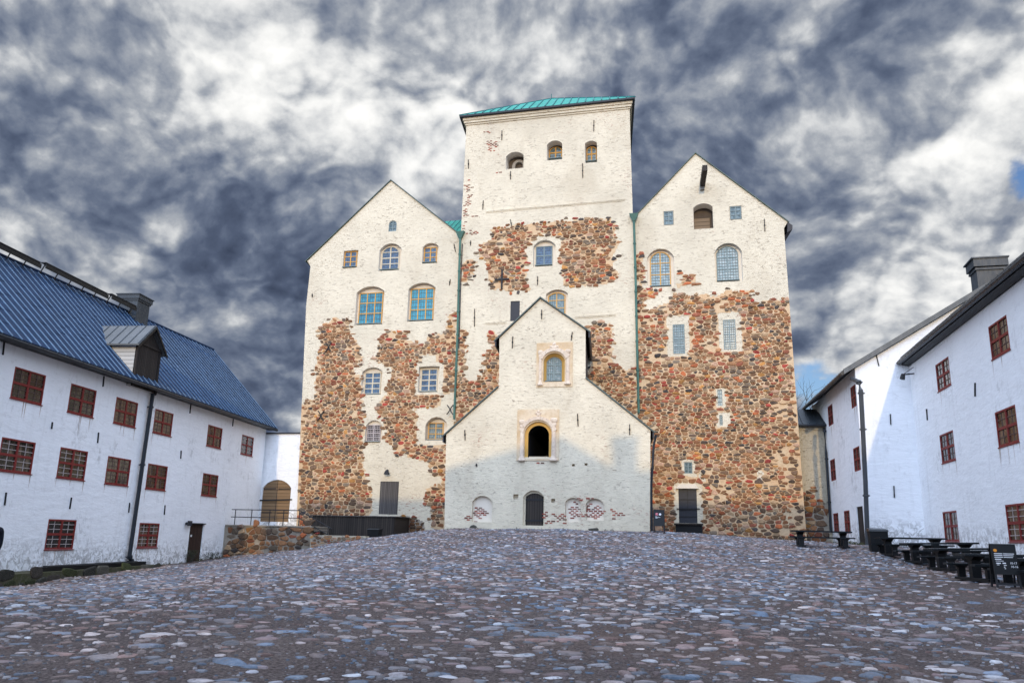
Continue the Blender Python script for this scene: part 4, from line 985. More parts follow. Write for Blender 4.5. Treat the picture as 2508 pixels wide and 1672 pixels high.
# rain pipes
def pipe(W, key, pts, r, off, name, m_, parent, head=None, thick=8):
    b = MB(); ps = []
    for x, y in pts:
        u, z = W.z(key, x, y, off); ps.append(W.pt(u, z, off))
    b.tube(ps, r, thick)
    L = (ps[-1]-ps[0]).length; k_ = 1
    while k_*1.9 < L:
        f_ = k_*1.9/L*(len(ps)-1); i = min(int(f_), len(ps)-2); c = ps[i].lerp(ps[i+1], f_-i); dd = (ps[i+1]-ps[i]).normalized()
        b.tube([c-dd*.05, c+dd*.05], r*1.35, thick); b.bar(c, c-W.N*off, .05, .05); k_ += 1
    if head: b.prism([ps[0]+Vector((-head*.9, -.2, .45)), ps[0]+Vector((head*.9, -.2, .45)), ps[0]+Vector((r*1.1, -.1, -.1)), ps[0]+Vector((-r*1.1, -.1, -.1))], (0, .35, 0))
    o = b.build(name, m_, parent); return o
pipe(TOW, 'o', [(1057, 545), (1054, 640), (1051, 760), (1043, 962)], .085, .15, 'rain_pipe', 'verdigris', castle, .40)
pipe(TOW, 'o', [(1456, 505), (1460, 640), (1463, 780), (1467, 948)], .085, .15, 'rain_pipe', 'verdigris', castle, .36)
pipe(TOW, 'o', [(1062, 560), (1058, 660), (1054, 800)], .035, .06, 'lightning_cable', 'sheet_metal_dark', castle)
pe = GAT.z('o', 1496, 1005); b = MB()
b.tube([GAT.pt(g['sr'][0]+.32, g['sr'][1]-.28, -.1), GAT.pt(g['sr'][0]+.17, g['sr'][1]-.9, -.12), GAT.pt(g['br'][0]+.16, 3.2, -.12), GAT.pt(g['br'][0]+.14, .6, -.12)], .07, 8)
b.build('rain_pipe', 'black_pipe', castle)

# ------------------------------------------------------------------ whitewashed range on the left
al = -0.1374618
LW = Wall((-33.44, 56.0, 0), (math.sin(al), math.cos(al), 0))
lb = thing('whitewashed_house', (-36, 34, -2), 'long whitewashed house on the left with blue seamed metal roof, dormer and red windows', 'house')
UN, EZ = -58.0, 7.72
WIN_L = [('A', ((125, 970), (372, 1045), (330, 1280), (78, 1215))), ('A', ((572, 1105), (777, 1165), (742, 1380), (535, 1330))), ('A', ((935, 1212), (1108, 1265), (1080, 1460), (903, 1418))),
         ('A', ((1245, 1307), (1390, 1350), (1367, 1530), (1218, 1495))), ('A', ((1668, 1433), (1782, 1468), (1765, 1627), (1648, 1602))), ('B', ((1938, 75), (2032, 105), (2018, 250), (1923, 232))),
         ('B', ((20, 95), (290, 145), (245, 393), (-30, 360))), ('B', ((487, 178), (707, 213), (672, 443), (447, 418))), ('B', ((865, 247), (1053, 280), (1022, 488), (835, 468))),
         ('B', ((1188, 308), (1345, 332), (1320, 525), (1160, 508))), ('B', ((1628, 383), (1748, 405), (1732, 575), (1606, 562))),
         ('B', ((392, 750), (615, 763), (580, 993), (352, 993))), ('B', ((1120, 780), (1278, 790), (1255, 980), (1093, 980)))]
wl = [LW.quad(k_, *q) for k_, q in WIN_L]
wl += [(wl[0][0]-3.1, wl[0][1], wl[0][0]-1.9, wl[0][3]), (wl[6][0]-3.3, wl[6][1], wl[6][0]-2.1, wl[6][3]), (wl[11][0]-5.2, wl[11][1], wl[11][0]-4.0, wl[11][3])]
dl_ = LW.quad('B', (1522, 788), (1630, 792), (1602, 1092), (1492, 1102))
def house_wall(W, u0, u1, z0, z1, wins, door, depth_back, parent, mats, name='wall'):
    b = MB(); outer = [(u0, z0), (u1, z0), (u1, z1), (u0, z1)]
    holes = [(arch(*r, 0), .10, False) for r in wins]+([(arch(*door, 0), .14, False)] if door else [])
    wall_mesh(b, W, outer, holes)
    q = [W.pt(u0, z0), W.pt(u1, z0), W.pt(u1, z1), W.pt(u0, z1)]; e = -W.N*depth_back
    b.add([q[0], q[3], q[3]+e, q[0]+e], [(0, 1, 2, 3)]); b.add([q[1], q[2], q[2]+e, q[1]+e], [(3, 2, 1, 0)]); b.add([p+e for p in q], [(3, 2, 1, 0)])
    return b, holes
b, _ = house_wall(LW, UN, 0.0, -3.0, EZ+.25, wl, dl_, 10.4, lb, None)
gz_, TILT_ = 13.55, .022
for u in (0.0, UN): b.add([LW.pt(u, EZ+.25, 0), LW.pt(u, EZ+.25, -10.4), LW.pt(u, gz_+TILT_*u, -5.2)], [(0, 1, 2)])
b.build('wall', 'white_limewash', lb)
for i, r in enumerate(wl):
    window(LW, r, 0, -.05, lb, 'red_frame', 'curtain_glass', nx=2, ny=2, fw=.075, mw=.085, grid=(4, 6, .028), gm='pale_muntin' if i in (5, 6, 7, 11, 12) else 'muntin', sill=(.03, .12, 'red_frame'))
stains(LW, wl, lb)
o = plank_door(shift(LW, -.12), dl_, 0, ['brown_door'], lb); b = MB(); q = shift(LW, -.05)
b.box(q.pt(dl_[0]+.25, dl_[1]+1.55, 0), q.U*.18, q.N*.012, (0, 0, .13)); b.build('notice', 'white_paint', o)
b = MB(); b.box(LW.pt(dl_[0]-.02, dl_[3]-.02, -.05), LW.U*(dl_[2]-dl_[0]+.10), LW.N*.16, (0, 0, .06)); b.build('door_hood', 'sheet_metal_dark', lb)
def roof_slopes(W, u0, u1, e_d, e_z, r_d, r_z, th, step, name, mats, parent, back=True, ribs=True, tilt=0.0):
    """gable roof over wall W: eave at offset e_d, ridge at offset r_d (outward positive); the ridge drops by tilt per metre towards u0"""
    b = MB(); RZ_ = lambda u: r_z+tilt*u
    sides = [(e_d, e_z)]+([(2*r_d-e_d, e_z)] if back else [])
    for ed, ez in sides:
        t_ = Vector((r_d-ed, r_z-ez)).normalized(); n_ = Vector((-t_.y, t_.x)); n_ = n_ if n_.y > 0 else -n_
        K_ = 40 if tilt else 1; vs_ = []
        for i in range(K_+1):
            u = u0+(u1-u0)*i/K_; vs_ += [W.pt(u, ez, ed), W.pt(u, RZ_(u), r_d), W.pt(u, RZ_(u)+th/n_.y, r_d), W.pt(u, ez+n_.y*th, ed+n_.x*th)]
        b.add(vs_, [(3, 2, 1, 0), tuple(4*K_+i for i in range(4))]+[(4*k_+i, 4*k_+(i+1) % 4, 4*k_+4+(i+1) % 4, 4*k_+4+i) for k_ in range(K_) for i in range(4)])
        if ribs:
            n = int((u1-u0)/step); up_ = W.N*n_.x+Vector((0, 0, n_.y)); us_ = [u0+.05+(u1-u0-.1)*i/n for i in range(n+1)]
            rg = random.Random(4); L_ = math.hypot(r_d-ed, r_z-ez)
            for u in us_: b.bar(W.pt(u, ez+n_.y*th, ed+n_.x*th), W.pt(u, RZ_(u)+th/n_.y-.02, r_d), .05, rg.uniform(.07, .095), up_, 1)
            for ua_, ub_ in zip(us_, us_[1:]):
                f_ = rg.uniform(.05, .3)
                while f_ < .97:
                    pt_ = lambda u: W.pt(u, ez+(RZ_(u)-ez)*f_+n_.y*(th+.004), ed+(r_d-ed)*f_+n_.x*(th+.004))
                    b.bar(pt_(ua_+.03), pt_(ub_-.03), .035, .022, up_, 0); f_ += rg.uniform(1.6, 2.4)/L_
    b.tube([W.pt(u0, RZ_(u0)+th*1.5, r_d), W.pt(u1, RZ_(u1)+th*1.5, r_d)], .09, 8, 0)
    return fixnormals(b.build(name, mats, parent))
TILT = .022
RD, RZ, ED = -5.2, 13.95, .62
roof_slopes(LW, UN-.4, .42, ED, EZ+.05, RD, RZ, .12, .60, 'roof', ['blue_roof', 'roof_seam'], lb, tilt=TILT)
b = MB()
b.prism([LW.pt(UN, EZ-.02, .02), LW.pt(UN, EZ-.02, ED-.05), LW.pt(UN, EZ+.05, ED-.05), LW.pt(UN, EZ+.5, .02)], LW.U*(-UN+.40)); b.build('soffit', 'black_paint', lb)
b = MB(); b.tube([LW.pt(UN, EZ+.0, ED+.06), LW.pt(.42, EZ+.0, ED+.06)], .10, 8)
n = 60
for i in range(n): u = UN+(-UN)*i/n; b.bar(LW.pt(u, EZ+.02, ED+.17), LW.pt(u, EZ+.16, ED-.15), .03, .05)
b.build('gutter', 'black_pipe', lb)
# snow boards / gangway along the ridge
ridge = Wall(LW.pt(0, 0, RD+.30), LW.U); ug = ridge.uv(345, 790)[0]
b = MB(); u = UN
while u < ug-.2:
    L = min(6.2, ug-u); rz_ = RZ+TILT*(u+L/2)
    b.box(ridge.pt(u, rz_+.50), ridge.U*(L-.35), ridge.N*.30, (0, 0, .05)); b.box(ridge.pt(u, rz_+.20, .3), ridge.U*(L-.35), ridge.N*.05, (0, 0, .24))
    k_ = .3
    while k_ < L-.4:
        b.bar(ridge.pt(u+k_, rz_-.35, .25), ridge.pt(u+k_, rz_+.5, .25), .05, .05); b.bar(ridge.pt(u+k_, rz_-.1, -.25), ridge.pt(u+k_, rz_+.5, .05), .05, .05); k_ += 1.2
    u += L
b.build('roof_gangway', 'black_paint', lb)
cw = Wall(LW.pt(0, 0, RD), LW.U); cu, cz0 = cw.uv(322, 800); ct = cw.uv(322, 722)[1]
b = MB(); bs = (1.45, 1.3)
def cbox(z0, z1, e, m=0): b.box(cw.pt(cu-bs[0]/2-e, z0, -bs[1]/2-e), cw.U*(bs[0]+2*e), cw.N*(bs[1]+2*e), (0, 0, z1-z0), m)
cbox(RZ-1.4, ct-.45, 0); cbox(ct-.45, ct-.33, .06); cbox(ct-.33, ct-.06, .12); cbox(ct-.06, ct, .18)
b.build('chimney', 'dark_roof', lb)
# hoist dormer
dq = LW.quad('A', (1065, 800), (1240, 880), (1200, 1128), (1030, 995)); du0, du1 = dq[0]-.10, dq[2]+.05; dz0, dz1 = EZ-.15, LW.uv(*Z('A', 1150, 800))[1]-.1
pkz = LW.uv(*Z('A', 1200, 672))[1]; um = (du0+du1)/2
b = MB(); dd = .34
b.prism([LW.pt(du0, dz0, dd-.08), LW.pt(du1, dz0, dd-.08), LW.pt(du1, dz1, dd-.08), LW.pt(um, pkz-.15, dd-.08), LW.pt(du0, dz1, dd-.08)], -LW.N*3.2); do = b.build('dormer', 'white_boards', lb)
b = MB(); b.prism([LW.pt(du0, dz0, dd-.07), LW.pt(du1, dz0, dd-.07), LW.pt(du1, dz1, dd-.07), LW.pt(um, pkz-.18, dd-.07), LW.pt(du0, dz1, dd-.07)], LW.N*.05)
for u in (du0, du1-.12): b.box(LW.pt(u, dz0, dd-.03), LW.U*.12, LW.N*.07, (0, 0, dz1-dz0))
b.box(LW.pt(du0-.05, dz1-.05, dd-.03), LW.U*(du1-du0+.1), LW.N*.08, (0, 0, .12)); b.build('hatch', 'dark_planks_y', do)
b = MB()
for s_, ue in ((-1, du0-.28), (1, du1+.28)):
    ze = dz1-.24
    b.prism([LW.pt(um, pkz, dd+.25), LW.pt(ue, ze, dd+.25), LW.pt(ue, ze+.09, dd+.25), LW.pt(um, pkz+.10, dd+.25)], -LW.N*3.9)
    for k_ in range(6): q = dd+.2-.55*k_; b.bar(LW.pt(um, pkz+.11, q), LW.pt(ue, ze+.10, q), .05, .05, (0, 0, 1), 1)
    b.prism([LW.pt(um, pkz-.12, dd+.26), LW.pt(ue, ze-.12, dd+.26), LW.pt(ue, ze+.05, dd+.26), LW.pt(um, pkz+.05, dd+.26)], LW.N*.04, 2)
fixnormals(b.build('dormer_roof', ['grey_roof', 'dark_roof', 'black_paint'], do))
pipe(LW, 'p', [(392, 950), (374, 966), (366, 1020), (317, 1362), (322, 1374)], .11, .22, 'rain_pipe', 'black_pipe', lb)
for key, lst in (('A', ((30, 770, 18, 878), (828, 1048, 820, 1132), (415, 1415, 408, 1470), (1523, 1275, 1516, 1345), (1864, 1390, 1858, 1448))), ('B', ((785, 60, 777, 145), (45, 540, 32, 642), (568, 580, 553, 672), (1034, 622, 1026, 700), (1446, 205, 1443, 270), (1317, 642, 1311, 718)))):
    for x0, y0, x1, y1 in lst: anchor(LW, LW.z(key, x0, y0), LW.z(key, x1, y1), lb, knob=False)
lq = LW.z('B', 1500, 790, .1); wl2 = thing('wall_lamp', LW.pt(lq[0], lq[1], 0), 'small dark lamp and switch box beside the brown door of the left house', 'lamp')
b = MB(); b.box((.02, .12, -.12), (.16, 0, 0), (0, .26, 0), (0, 0, .30)); b.build('switch_box', 'sheet_metal_dark', wl2, local=True)
b = MB(); b.tube([(.0, -.10, .02), (.16, -.10, .02)], .03, 6); b.tube([(.16, -.10, .09), (.16, -.10, -.09)], [.09, .12], 10); b.build('lamp_shade', 'iron', wl2, local=True)
def shrub(pos, w, h, label, seed, n=420):
    rg = random.Random(seed); t = thing('shrub', pos, label, 'shrub'); b = MB(); st = MB()
    for k_ in range(9): st.tube([(0, 0, 0), (rg.gauss(0, w*.2), rg.gauss(0, w*.2), h*.5), (rg.gauss(0, w*.32), rg.gauss(0, w*.32), h*rg.uniform(.7, 1))], [.012, .008, .004], 4)
    for _ in range(n):
        p = Vector((rg.gauss(0, w*.28), rg.gauss(0, w*.28), h*(.12+.85*rg.random()**.8))); d = Vector((rg.gauss(0, 1), rg.gauss(0, 1), rg.gauss(.3, .8))).normalized(); q = d.cross(Vector((rg.gauss(0, 1), rg.gauss(0, 1), rg.gauss(0, 1)))).normalized()
        L = rg.uniform(.04, .09); b.add([p-q*L*.3, p+d*L*.5-q*L*.1, p+d*L, p+q*L*.35], [(0, 1, 2, 3)])
    b.build('foliage', 'dark_leaf', t, local=True); st.build('stem', 'bark', t, local=True)
sp_ = LW.uv(*Z('B', 1500, 1080)); q = LW.pt(sp_[0]-.25, 0, .35); shrub((q.x, q.y, gz1(q.x, q.y)-.02), .75, .80, 'dark leafy shrub at the left foot of the brown door', 3)
q = LW.pt(sp_[0]+2.6, 0, .35); shrub((q.x, q.y, gz1(q.x, q.y)-.02), 1.3, .45, 'low dark weedy shrub between the brown door and the stone landing', 5, 300)
# kerb wall along its foot, with loose beams on it
def pxh(px, py, it=40):
    d = ray(px, py); t = 25.0
    lo, hi = 3.0, 70.0
    for t in np.arange(3.0, 75.0, .25):
        p = d*float(t)
        if p.z < gz1(p.x, p.y): break
    lo, hi = t-.25, t
    for _ in range(25):
        t = (lo+hi)/2; p = d*float(t)
        if p.z < gz1(p.x, p.y): hi = t
        else: lo = t
    p = d*float(t); return Vector((p.x, p.y, gz1(p.x, p.y)))
KD = 1.45; KW = shift(LW, KD); ua, ub = KW.uv(-500, 1400)[0], KW.uv(398, 1374)[0]
kerb = thing('stone_kerb', KW.pt((ua+ub)/2, -2.2), 'low mossy stone kerb wall along the foot of the left white house', 'kerb wall'); kerb['kind'] = 'thing'
b = MB(); kz0, kz1 = KW.uv(0, 1408)[1], KW.uv(395, 1382)[1]
def kz(u): f_ = (u-KW.uv(0, 1408)[0])/(ub-KW.uv(0, 1408)[0]); return kz0+(kz1-kz0)*f_
b.prism([KW.pt(ua, kz(ua), -.02), KW.pt(ub, kz(ub), -.02), KW.pt(ub, -3, -.02), KW.pt(ua, -3, -.02)], -KW.N*(KD-.05)); b.build('fill', 'kerb_earth', kerb)
rubble(KW, [[(ua, -2.8), (ub, -2.4), (ub, kz(ub)), (ua, kz(ua))]], [], -.02, .05, kerb, 'stone_face', ['moss_rubble', 'kerb_earth'], hx=.85, hz=.40, seed=5, cell=.2, smear=0)
bmk = shift(LW, .55)
for i, (x0, y0, x1, y1, of, lab) in enumerate(((360, 1133, 1085, 1112, .45, 'shorter black timber beam nearer the wall, lying on the mossy kerb'), (265, 1168, 1150, 1130, 1.0, 'longer black timber beam at the front, lying on the mossy kerb'))):
    Wb = shift(LW, of); a, c = Wb.z('B', x0, y0), Wb.z('B', x1, y1)
    ba = Wb.pt(a[0], kz(a[0])+.10); bc = Wb.pt(c[0], kz(c[0])+.10)
    b = MB(); b.bar(ba, bc, .22, .20); o = b.build('timber_beam', 'black_paint'); tag(o, lab, 'beam', 'beams on the kerb')

# ------------------------------------------------------------------ end wall with the arched gate
EW = Wall((0, 56.2, 0), (1, 0, 0))
ew = thing('gate_wall', (-32, 56.3, .5), 'short whitewashed wall with an arched ochre gate between the left house and the castle', 'wall'); ew['kind'] = 'thing'
gq = EW.quad('C', (548, 850), (810, 838), (785, 1200), (517, 1206)); gt = EW.z('C', 680, 812)[1]; gr = (gq[0], gq[1], gq[2], gt); grise = .26*(gr[2]-gr[0])
tl_ = EW.z('C', 565, 388)[1]
b = MB(); wall_mesh(b, EW, [(-34.2, -2), (-30.2, -2), (-30.2, tl_+.02), (-34.2, tl_-.03)], [(arch(*gr, grise, 11), .14, True)]); b.box(EW.pt(-34.2, -2, -.6), EW.U*4, EW.N*.02, (0, 0, tl_+1.9)); b.build('wall', 'white_limewash', ew)
b = MB(); b.box(EW.pt(-34.2, tl_, -.6), EW.U*4.0, EW.N*.72, (0, 0, .09)); b.build('coping', 'sheet_metal_dark', ew)
ge = MB(); Wg = shift(EW, -.14); ge.prism([Wg.pt(*p, .01) for p in arch(gr[0]+.01, gr[1], gr[2]-.01, gr[3]-.01, grise, 11)], Wg.N*.06); go = ge.build('gate', 'ochre_planks', ew)
b = MB(); um = (gr[0]+gr[2])/2
flat_bar(b, Wg, (um, gr[1]), (um, gr[3]-.02), .03, .068, .085); H = gr[3]-gr[1]
for h, x0, x1 in ((.78, gr[0]+.05, um-.1), (.78, um+.1, gr[2]-.05), (.21, gr[0]+.05, um-.3), (.21, um+.15, gr[2]-.1)): flat_bar(b, Wg, (x0, gr[1]+H*h), (x1, gr[1]+H*h+.02), .07, .07, .10)
b.build('hinge', 'iron', go)
b = MB(); flat_bar(b, EW, (gr[0]-.22, gr[1]+H*.50), (gr[2]+.16, gr[1]+H*.53), .09, .0, .06); b.build('locking_bar', 'iron', ew)

# ------------------------------------------------------------------ stone landing, its steps and railing
LAN = Wall((0, 50.6, 0), (1, 0, 0))
la = LAN.z('C', 245, 1228); lbn = LAN.z('C', 1000, 1222); LX0, LX1, LZ = LW.pt(-5.3, 0).x+.3, lbn[0], .48
land = thing('stone_landing', ((LX0+LX1)/2, 53, -1.2), 'rubble stone landing with steps and iron railing in front of the arched gate', 'landing')
b = MB(); b.bx(LX0-1.2, 50.62, -2.5, LX1, 56.3, LZ-.08); b.build('core', 'grey_mortar', land)
b = MB(); x = LX0-.2
while x < LX1:
    w = rng.uniform(.8, 1.5); b.bx(x, 50.52, LZ-.08, min(x+w-.02, LX1+.1), 51.5, LZ+rng.uniform(0, .02)); x += w
b.bx(LX0-1, 51.52, LZ-.08, LX1+.05, 56.2, LZ); b.build('slab', 'grey_mortar', land)
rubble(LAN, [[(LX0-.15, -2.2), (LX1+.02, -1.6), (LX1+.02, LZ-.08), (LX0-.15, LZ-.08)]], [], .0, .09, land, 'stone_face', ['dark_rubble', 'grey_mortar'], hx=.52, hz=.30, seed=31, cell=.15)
st0 = LX1
b = MB()
for i in range(4): b.bx(st0+.30*i, 50.7, LZ-.30*(i+1)-.05, st0+.30*(i+1)+.12, 52.4, LZ-.30*(i+1)+.01)
b.bx(st0, 50.9, -2, st0+1.4, 52.3, LZ-1.22); b.build('step', 'grey_planks', land)
b = MB(); RW = shift(LAN, -.12); yR = .0
px_posts = [(75, 655), (290, 645), (527, 655), (710, 650), (918, 640)]
xs_ = [RW.z('Q', x_, y_)[0] for x_, y_ in px_posts]
for x_ in xs_: b.tube([RW.pt(x_, LZ-.1), RW.pt(x_, LZ+1.02)], .034, 6)
hx_ = st0+1.15
b.tube([RW.pt(hx_, LZ-1.3), RW.pt(hx_, LZ-.02)], .034, 6)
for h in (.52, 1.02): b.tube([RW.pt(xs_[0]-.30, LZ+h), RW.pt(xs_[-1], LZ+h), RW.pt(hx_+.25, LZ+h-1.15)], .032, 6)
b.build('railing', 'iron', land)
# low parapet before the steps
LP = Wall((0, 50.0, 0), (1, 0, 0)); pr_ = LP.rect('C', 1010, 1330, 1500, 1420)
par = thing('low_stone_wall', ((pr_[0]+pr_[2])/2, 50.2, -.6), 'low pale stone wall in front of the landing steps and the dark timber deck', 'low wall'); par['kind'] = 'thing'
b = MB(); b.bx(pr_[0]-.2, 50.02, -2, pr_[2], 50.55, pr_[3]); b.build('coping', 'grey_render', par)
rubble(LP, [[(pr_[0]-.2, -1.9), (pr_[2], -1.2), (pr_[2], pr_[3]-.05), (pr_[0]-.2, pr_[3]-.05)]], [], 0, .04, par, 'stone_face', ['rubble', 'grey_mortar'], hx=.4, hz=.16, seed=3)
# timber deck
DK = Wall((0, 53.2, 0), (1, 0, 0)); dk = DK.rect('C', 1000, 1182, 1772, 1345); dk2 = DK.z('C', 1772, 1152)
deck = thing('timber_deck', ((dk[0]+dk[2])/2, 54.5, 0), 'dark boarded timber deck against the castle below the grey plank door', 'deck')
b = MB(); b.bx(dk[0], 53.2, -1.6, dk2[0], 53.26, dk2[1]-.06); b.bx(dk2[0]-.06, 53.26, -1.0, dk2[0]+.02, 55.9, dk2[1]-.06); b.build('boarding', 'dark_planks', deck)
b = MB()
for i in range(11): b.bx(dk[0]-.15, 53.12+.25*i, dk2[1]-.06, dk2[0]+.12, 53.12+.25*i+.235, dk2[1])
b.build('deck_boards', 'grey_planks', deck)
# black bin in front of the deck
BW = Wall((0, 51.7, 0), (1, 0, 0)); bq = BW.rect('C', 1518, 1262, 1628, 1358)
bn = thing('waste_bin', ((bq[0]+bq[2])/2, 51.9, bq[1]), 'black waste bin with lid standing in front of the dark timber deck', 'bin', 'waste bins')
gb = gz1((bq[0]+bq[2])/2, 51.9)
def bin_parts(root, w, d, h):
    b = MB(); b.prism([(-w*.44, -d*.44, 0), (w*.44, -d*.44, 0), (w*.44, d*.44, 0), (-w*.44, d*.44, 0)], (0, 0, .05)); t_ = .05
    lo = [(-w*.45, -d*.45, t_), (w*.45, -d*.45, t_), (w*.45, d*.45, t_), (-w*.45, d*.45, t_)]; hi = [(-w*.5, -d*.5, h*.86), (w*.5, -d*.5, h*.86), (w*.5, d*.5, h*.86), (-w*.5, d*.5, h*.86)]
    b.add(lo+hi, [(3, 2, 1, 0), (4, 5, 6, 7)]+[(i, (i+1) % 4, 4+(i+1) % 4, 4+i) for i in range(4)]); b.build('body', 'black_paint', root, local=True)
    b = MB(); b.add([(-w*.54, -d*.54, h*.86), (w*.54, -d*.54, h*.86), (w*.54, d*.54, h*.86), (-w*.54, d*.54, h*.86), (-w*.5, -d*.45, h*.93), (w*.5, -d*.45, h*.93), (w*.5, d*.5, h), (-w*.5, d*.5, h)],
          [(3, 2, 1, 0), (4, 5, 6, 7)]+[(i, (i+1) % 4, 4+(i+1) % 4, 4+i) for i in range(4)]); b.build('lid', 'wet_black', root, local=True)
bn.location.z = gb; bin_parts(bn, bq[2]-bq[0], .6, bq[3]-gb)
# lamp above the grey door
lp = FAC.z('C', 1712, 735); lamp = thing('wall_lamp', FAC.pt(*lp), 'small black wall lamp above the grey plank door', 'lamp')
b = MB(); b.tube([(0, .02, .05), (0, -.25, .10), (0, -.32, .02)], .04, 8); b.build('bracket', 'iron', lamp, local=True)
b = MB(); b.tube([(0, -.32, .08), (0, -.32, -.02), (0, -.32, -.25)], [.06, .14, .22], 10); b.build('lamp_shade', 'iron', lamp, local=True)

# ------------------------------------------------------------------ right hand houses
aq, ar_ = -0.0646326, -0.0390445
FR = Wall((7.21, 56.0, 0), (-math.sin(aq), -math.cos(aq), 0)); GB = Wall((0, 47.47, 0), (1, 0, 0)); NR = Wall((10.54, 47.47, 0), (-math.sin(ar_), -math.cos(ar_), 0))
UC = (56-47.47)/math.cos(aq)
fh = thing('whitewashed_house', (12, 54, 0), 'far white house on the right with a sunlit gable end, beside the castle annex', 'house')
WF = [('N', ((468, 180), (520, 142), (527, 340), (477, 372))), ('N', ((685, -5), (762, -60), (770, 150), (698, 205))), ('N', ((490, 690), (540, 675), (550, 880), (502, 895))), ('N', ((712, 580), (790, 545), (805, 775), (725, 808))),
      ('N', ((520, 1205), (575, 1193), (581, 1375), (532, 1382))), ('N', ((622, 1180), (680, 1170), (693, 1395), (637, 1395)))]
wf = [(q[0], q[1], min(q[2], q[0]+1.5, 8.36), q[3]) for q in (FR.quad(*((k_,)+q)) for k_, q in WF)]; df = FR.quad('N', (740, 1142), (808, 1127), (830, 1510), (768, 1517)); df = (df[0], df[1], min(df[2], 7.85), df[3])
b = MB(); ez = 9.62
wall_mesh(b, FR, [(-4.5, -1), (UC, -1), (UC, ez), (-4.5, ez)], [(arch(*r, 0), .10, False) for r in wf]+[(arch(*df, 0), .14, False)])
gx0 = FR.pt(UC, 0).x; RXF, SLF = 18.4, .60
go_ = [(gx0, -1), (29, -1), (29, ez), (RXF, ez+SLF*(RXF-gx0)), (gx0, ez)]
wall_mesh(b, GB, go_, []); b.add([GB.pt(u, z)+Vector((-.9, 13, 0)) for u, z in go_], [(4, 3, 2, 1, 0)]); b.build('wall', 'white_limewash', fh)
for r in wf: window(FR, r, 0, -.05, fh, 'red_frame', 'curtain_glass', nx=2, ny=2, fw=.07, mw=.08, grid=(4, 4, .028), gm='muntin')
stains(FR, wf, fh)
plank_door(shift(FR, -.12), df, 0, ['dark_planks_y'], fh)['label'] = 'dark narrow plank door'
b = MB(); ov, th = .62, .14; back = Vector((-.9, 13.5, 0))
for (xa, xb) in ((gx0-ov, RXF), (29+ov, RXF)):
    za = ez+.10-SLF*ov; zb_ = ez+.10+SLF*(RXF-gx0)
    b.prism([(xa, 47.25, za), (xb, 47.25, zb_), (xb, 47.25, zb_+th), (xa, 47.25, za+th)], back)
    for i in range(22):
        q = Vector((0, .1, th+.03))+back*(i/21*.99); b.bar(Vector((xa, 47.25, za))+q, Vector((xb, 47.25, zb_))+q, .05, .07, (0, 0, 1), 1)
    b.prism([(xa, 47.20, za-.10), (xb, 47.20, zb_-.10), (xb, 47.20, zb_+th+.02), (xa, 47.20, za+th+.02)], (0, .045, 0), 2)
fixnormals(b.build('roof', ['dark_roof', 'grey_roof', 'grey_roof'], fh))
b = MB(); e0 = Vector((gx0-ov-.08, 47.25, ez+.05-SLF*ov)); b.tube([e0, e0+back], .10, 8); b.build('gutter', 'black_pipe', fh)
pipe(FR, 'N', [(700, -90), (765, -60), (785, 20), (800, 300), (830, 900), (852, 1515)], .12, .20, 'rain_pipe', 'grey_pipe', fh)
pipe(FR, 'L', [(2000, 170), (2035, 200), (2050, 420), (2075, 800), (2098, 1190)], .08, .12, 'rain_pipe', 'black_pipe', fh)
for x0, y0, x1, y1 in ((1068, 250, 1072, 352), (1101, 938, 1106, 1050)): anchor(GB, GB.z('N', x0, y0), GB.z('N', x1, y1), fh, knob=False)
anchor(GB, GB.z('M', 932, 1130), GB.z('M', 958, 1240), fh, knob=False)
ch_ = Wall((0, 50.5, 0), (1, 0, 0)); cq = ch_.rect('M', 1860, 300, 2190, 520); ctop = ch_.z('M', 2060, 195)[1]
b = MB(); w_ = cq[2]-cq[0]
b.bx(cq[0]+.25, 50.5, 11.5, cq[2], 51.7, ctop-.55); b.bx(cq[0]+.18, 50.42, ctop-.75, cq[2]+.07, 51.8, ctop-.62); b.bx(cq[0]+.10, 50.35, ctop-.55, cq[2]+.14, 51.9, ctop-.08); b.bx(cq[0], 50.28, ctop-.08, cq[2]+.2, 52.0, ctop)
b.build('chimney', 'dark_roof', fh)

nh = thing('whitewashed_house', (16, 26, -.5), 'near white house at the right edge behind the row of picnic tables', 'house')
WN = [('M', ((1500, 1230), (1628, 1145), (1650, 1415), (1525, 1490))), ('M', ((2010, 870), (2185, 738), (2218, 1075), (2042, 1185))), ('N', ((1543, 455), (1672, 398), (1695, 690), (1562, 720))), ('N', ((2070, 238), (2265, 155), (2308, 510), (2110, 570))),
      ('N', ((1568, 1190), (1705, 1172), (1730, 1465), (1597, 1470))), ('N', ((2168, 1125), (2400, 1090), (2440, 1470), (2212, 1478)))]
wn = [NR.quad(*((k_,)+q)) for k_, q in WN]
for i in (1, 3, 5): wn.append((wn[i][0]+5.2, wn[i][1], wn[i][2]+5.2, wn[i][3]))
NL = 54.0; nez = 9.62
b, _ = house_wall(NR, 0, NL, -3, nez, wn, None, 15.0, nh, None)
for u in (0.0, NL): b.add([NR.pt(u, nez, 0), NR.pt(u, nez, -15.0), NR.pt(u, nez+6.2, -7.5)], [(0, 1, 2)])
b.build('wall', 'white_limewash', nh)
for i, r in enumerate(wn): window(NR, r, 0, -.05, nh, 'red_frame', 'curtain_glass', nx=2, ny=2, fw=.075, mw=.085, grid=(4, 4, .03) if i != 5 else (4, 6, .03), gm='pale_muntin' if i in (5, 8) else 'muntin', sill=(.03, .1, 'red_frame'))
stains(NR, wn, nh, 6)
roof_slopes(NR, -.25, NL+.3, .40, nez+.28, -7.5, nez+.28+.83*7.9, .16, .62, 'roof', ['grey_roof', 'dark_roof'], nh)
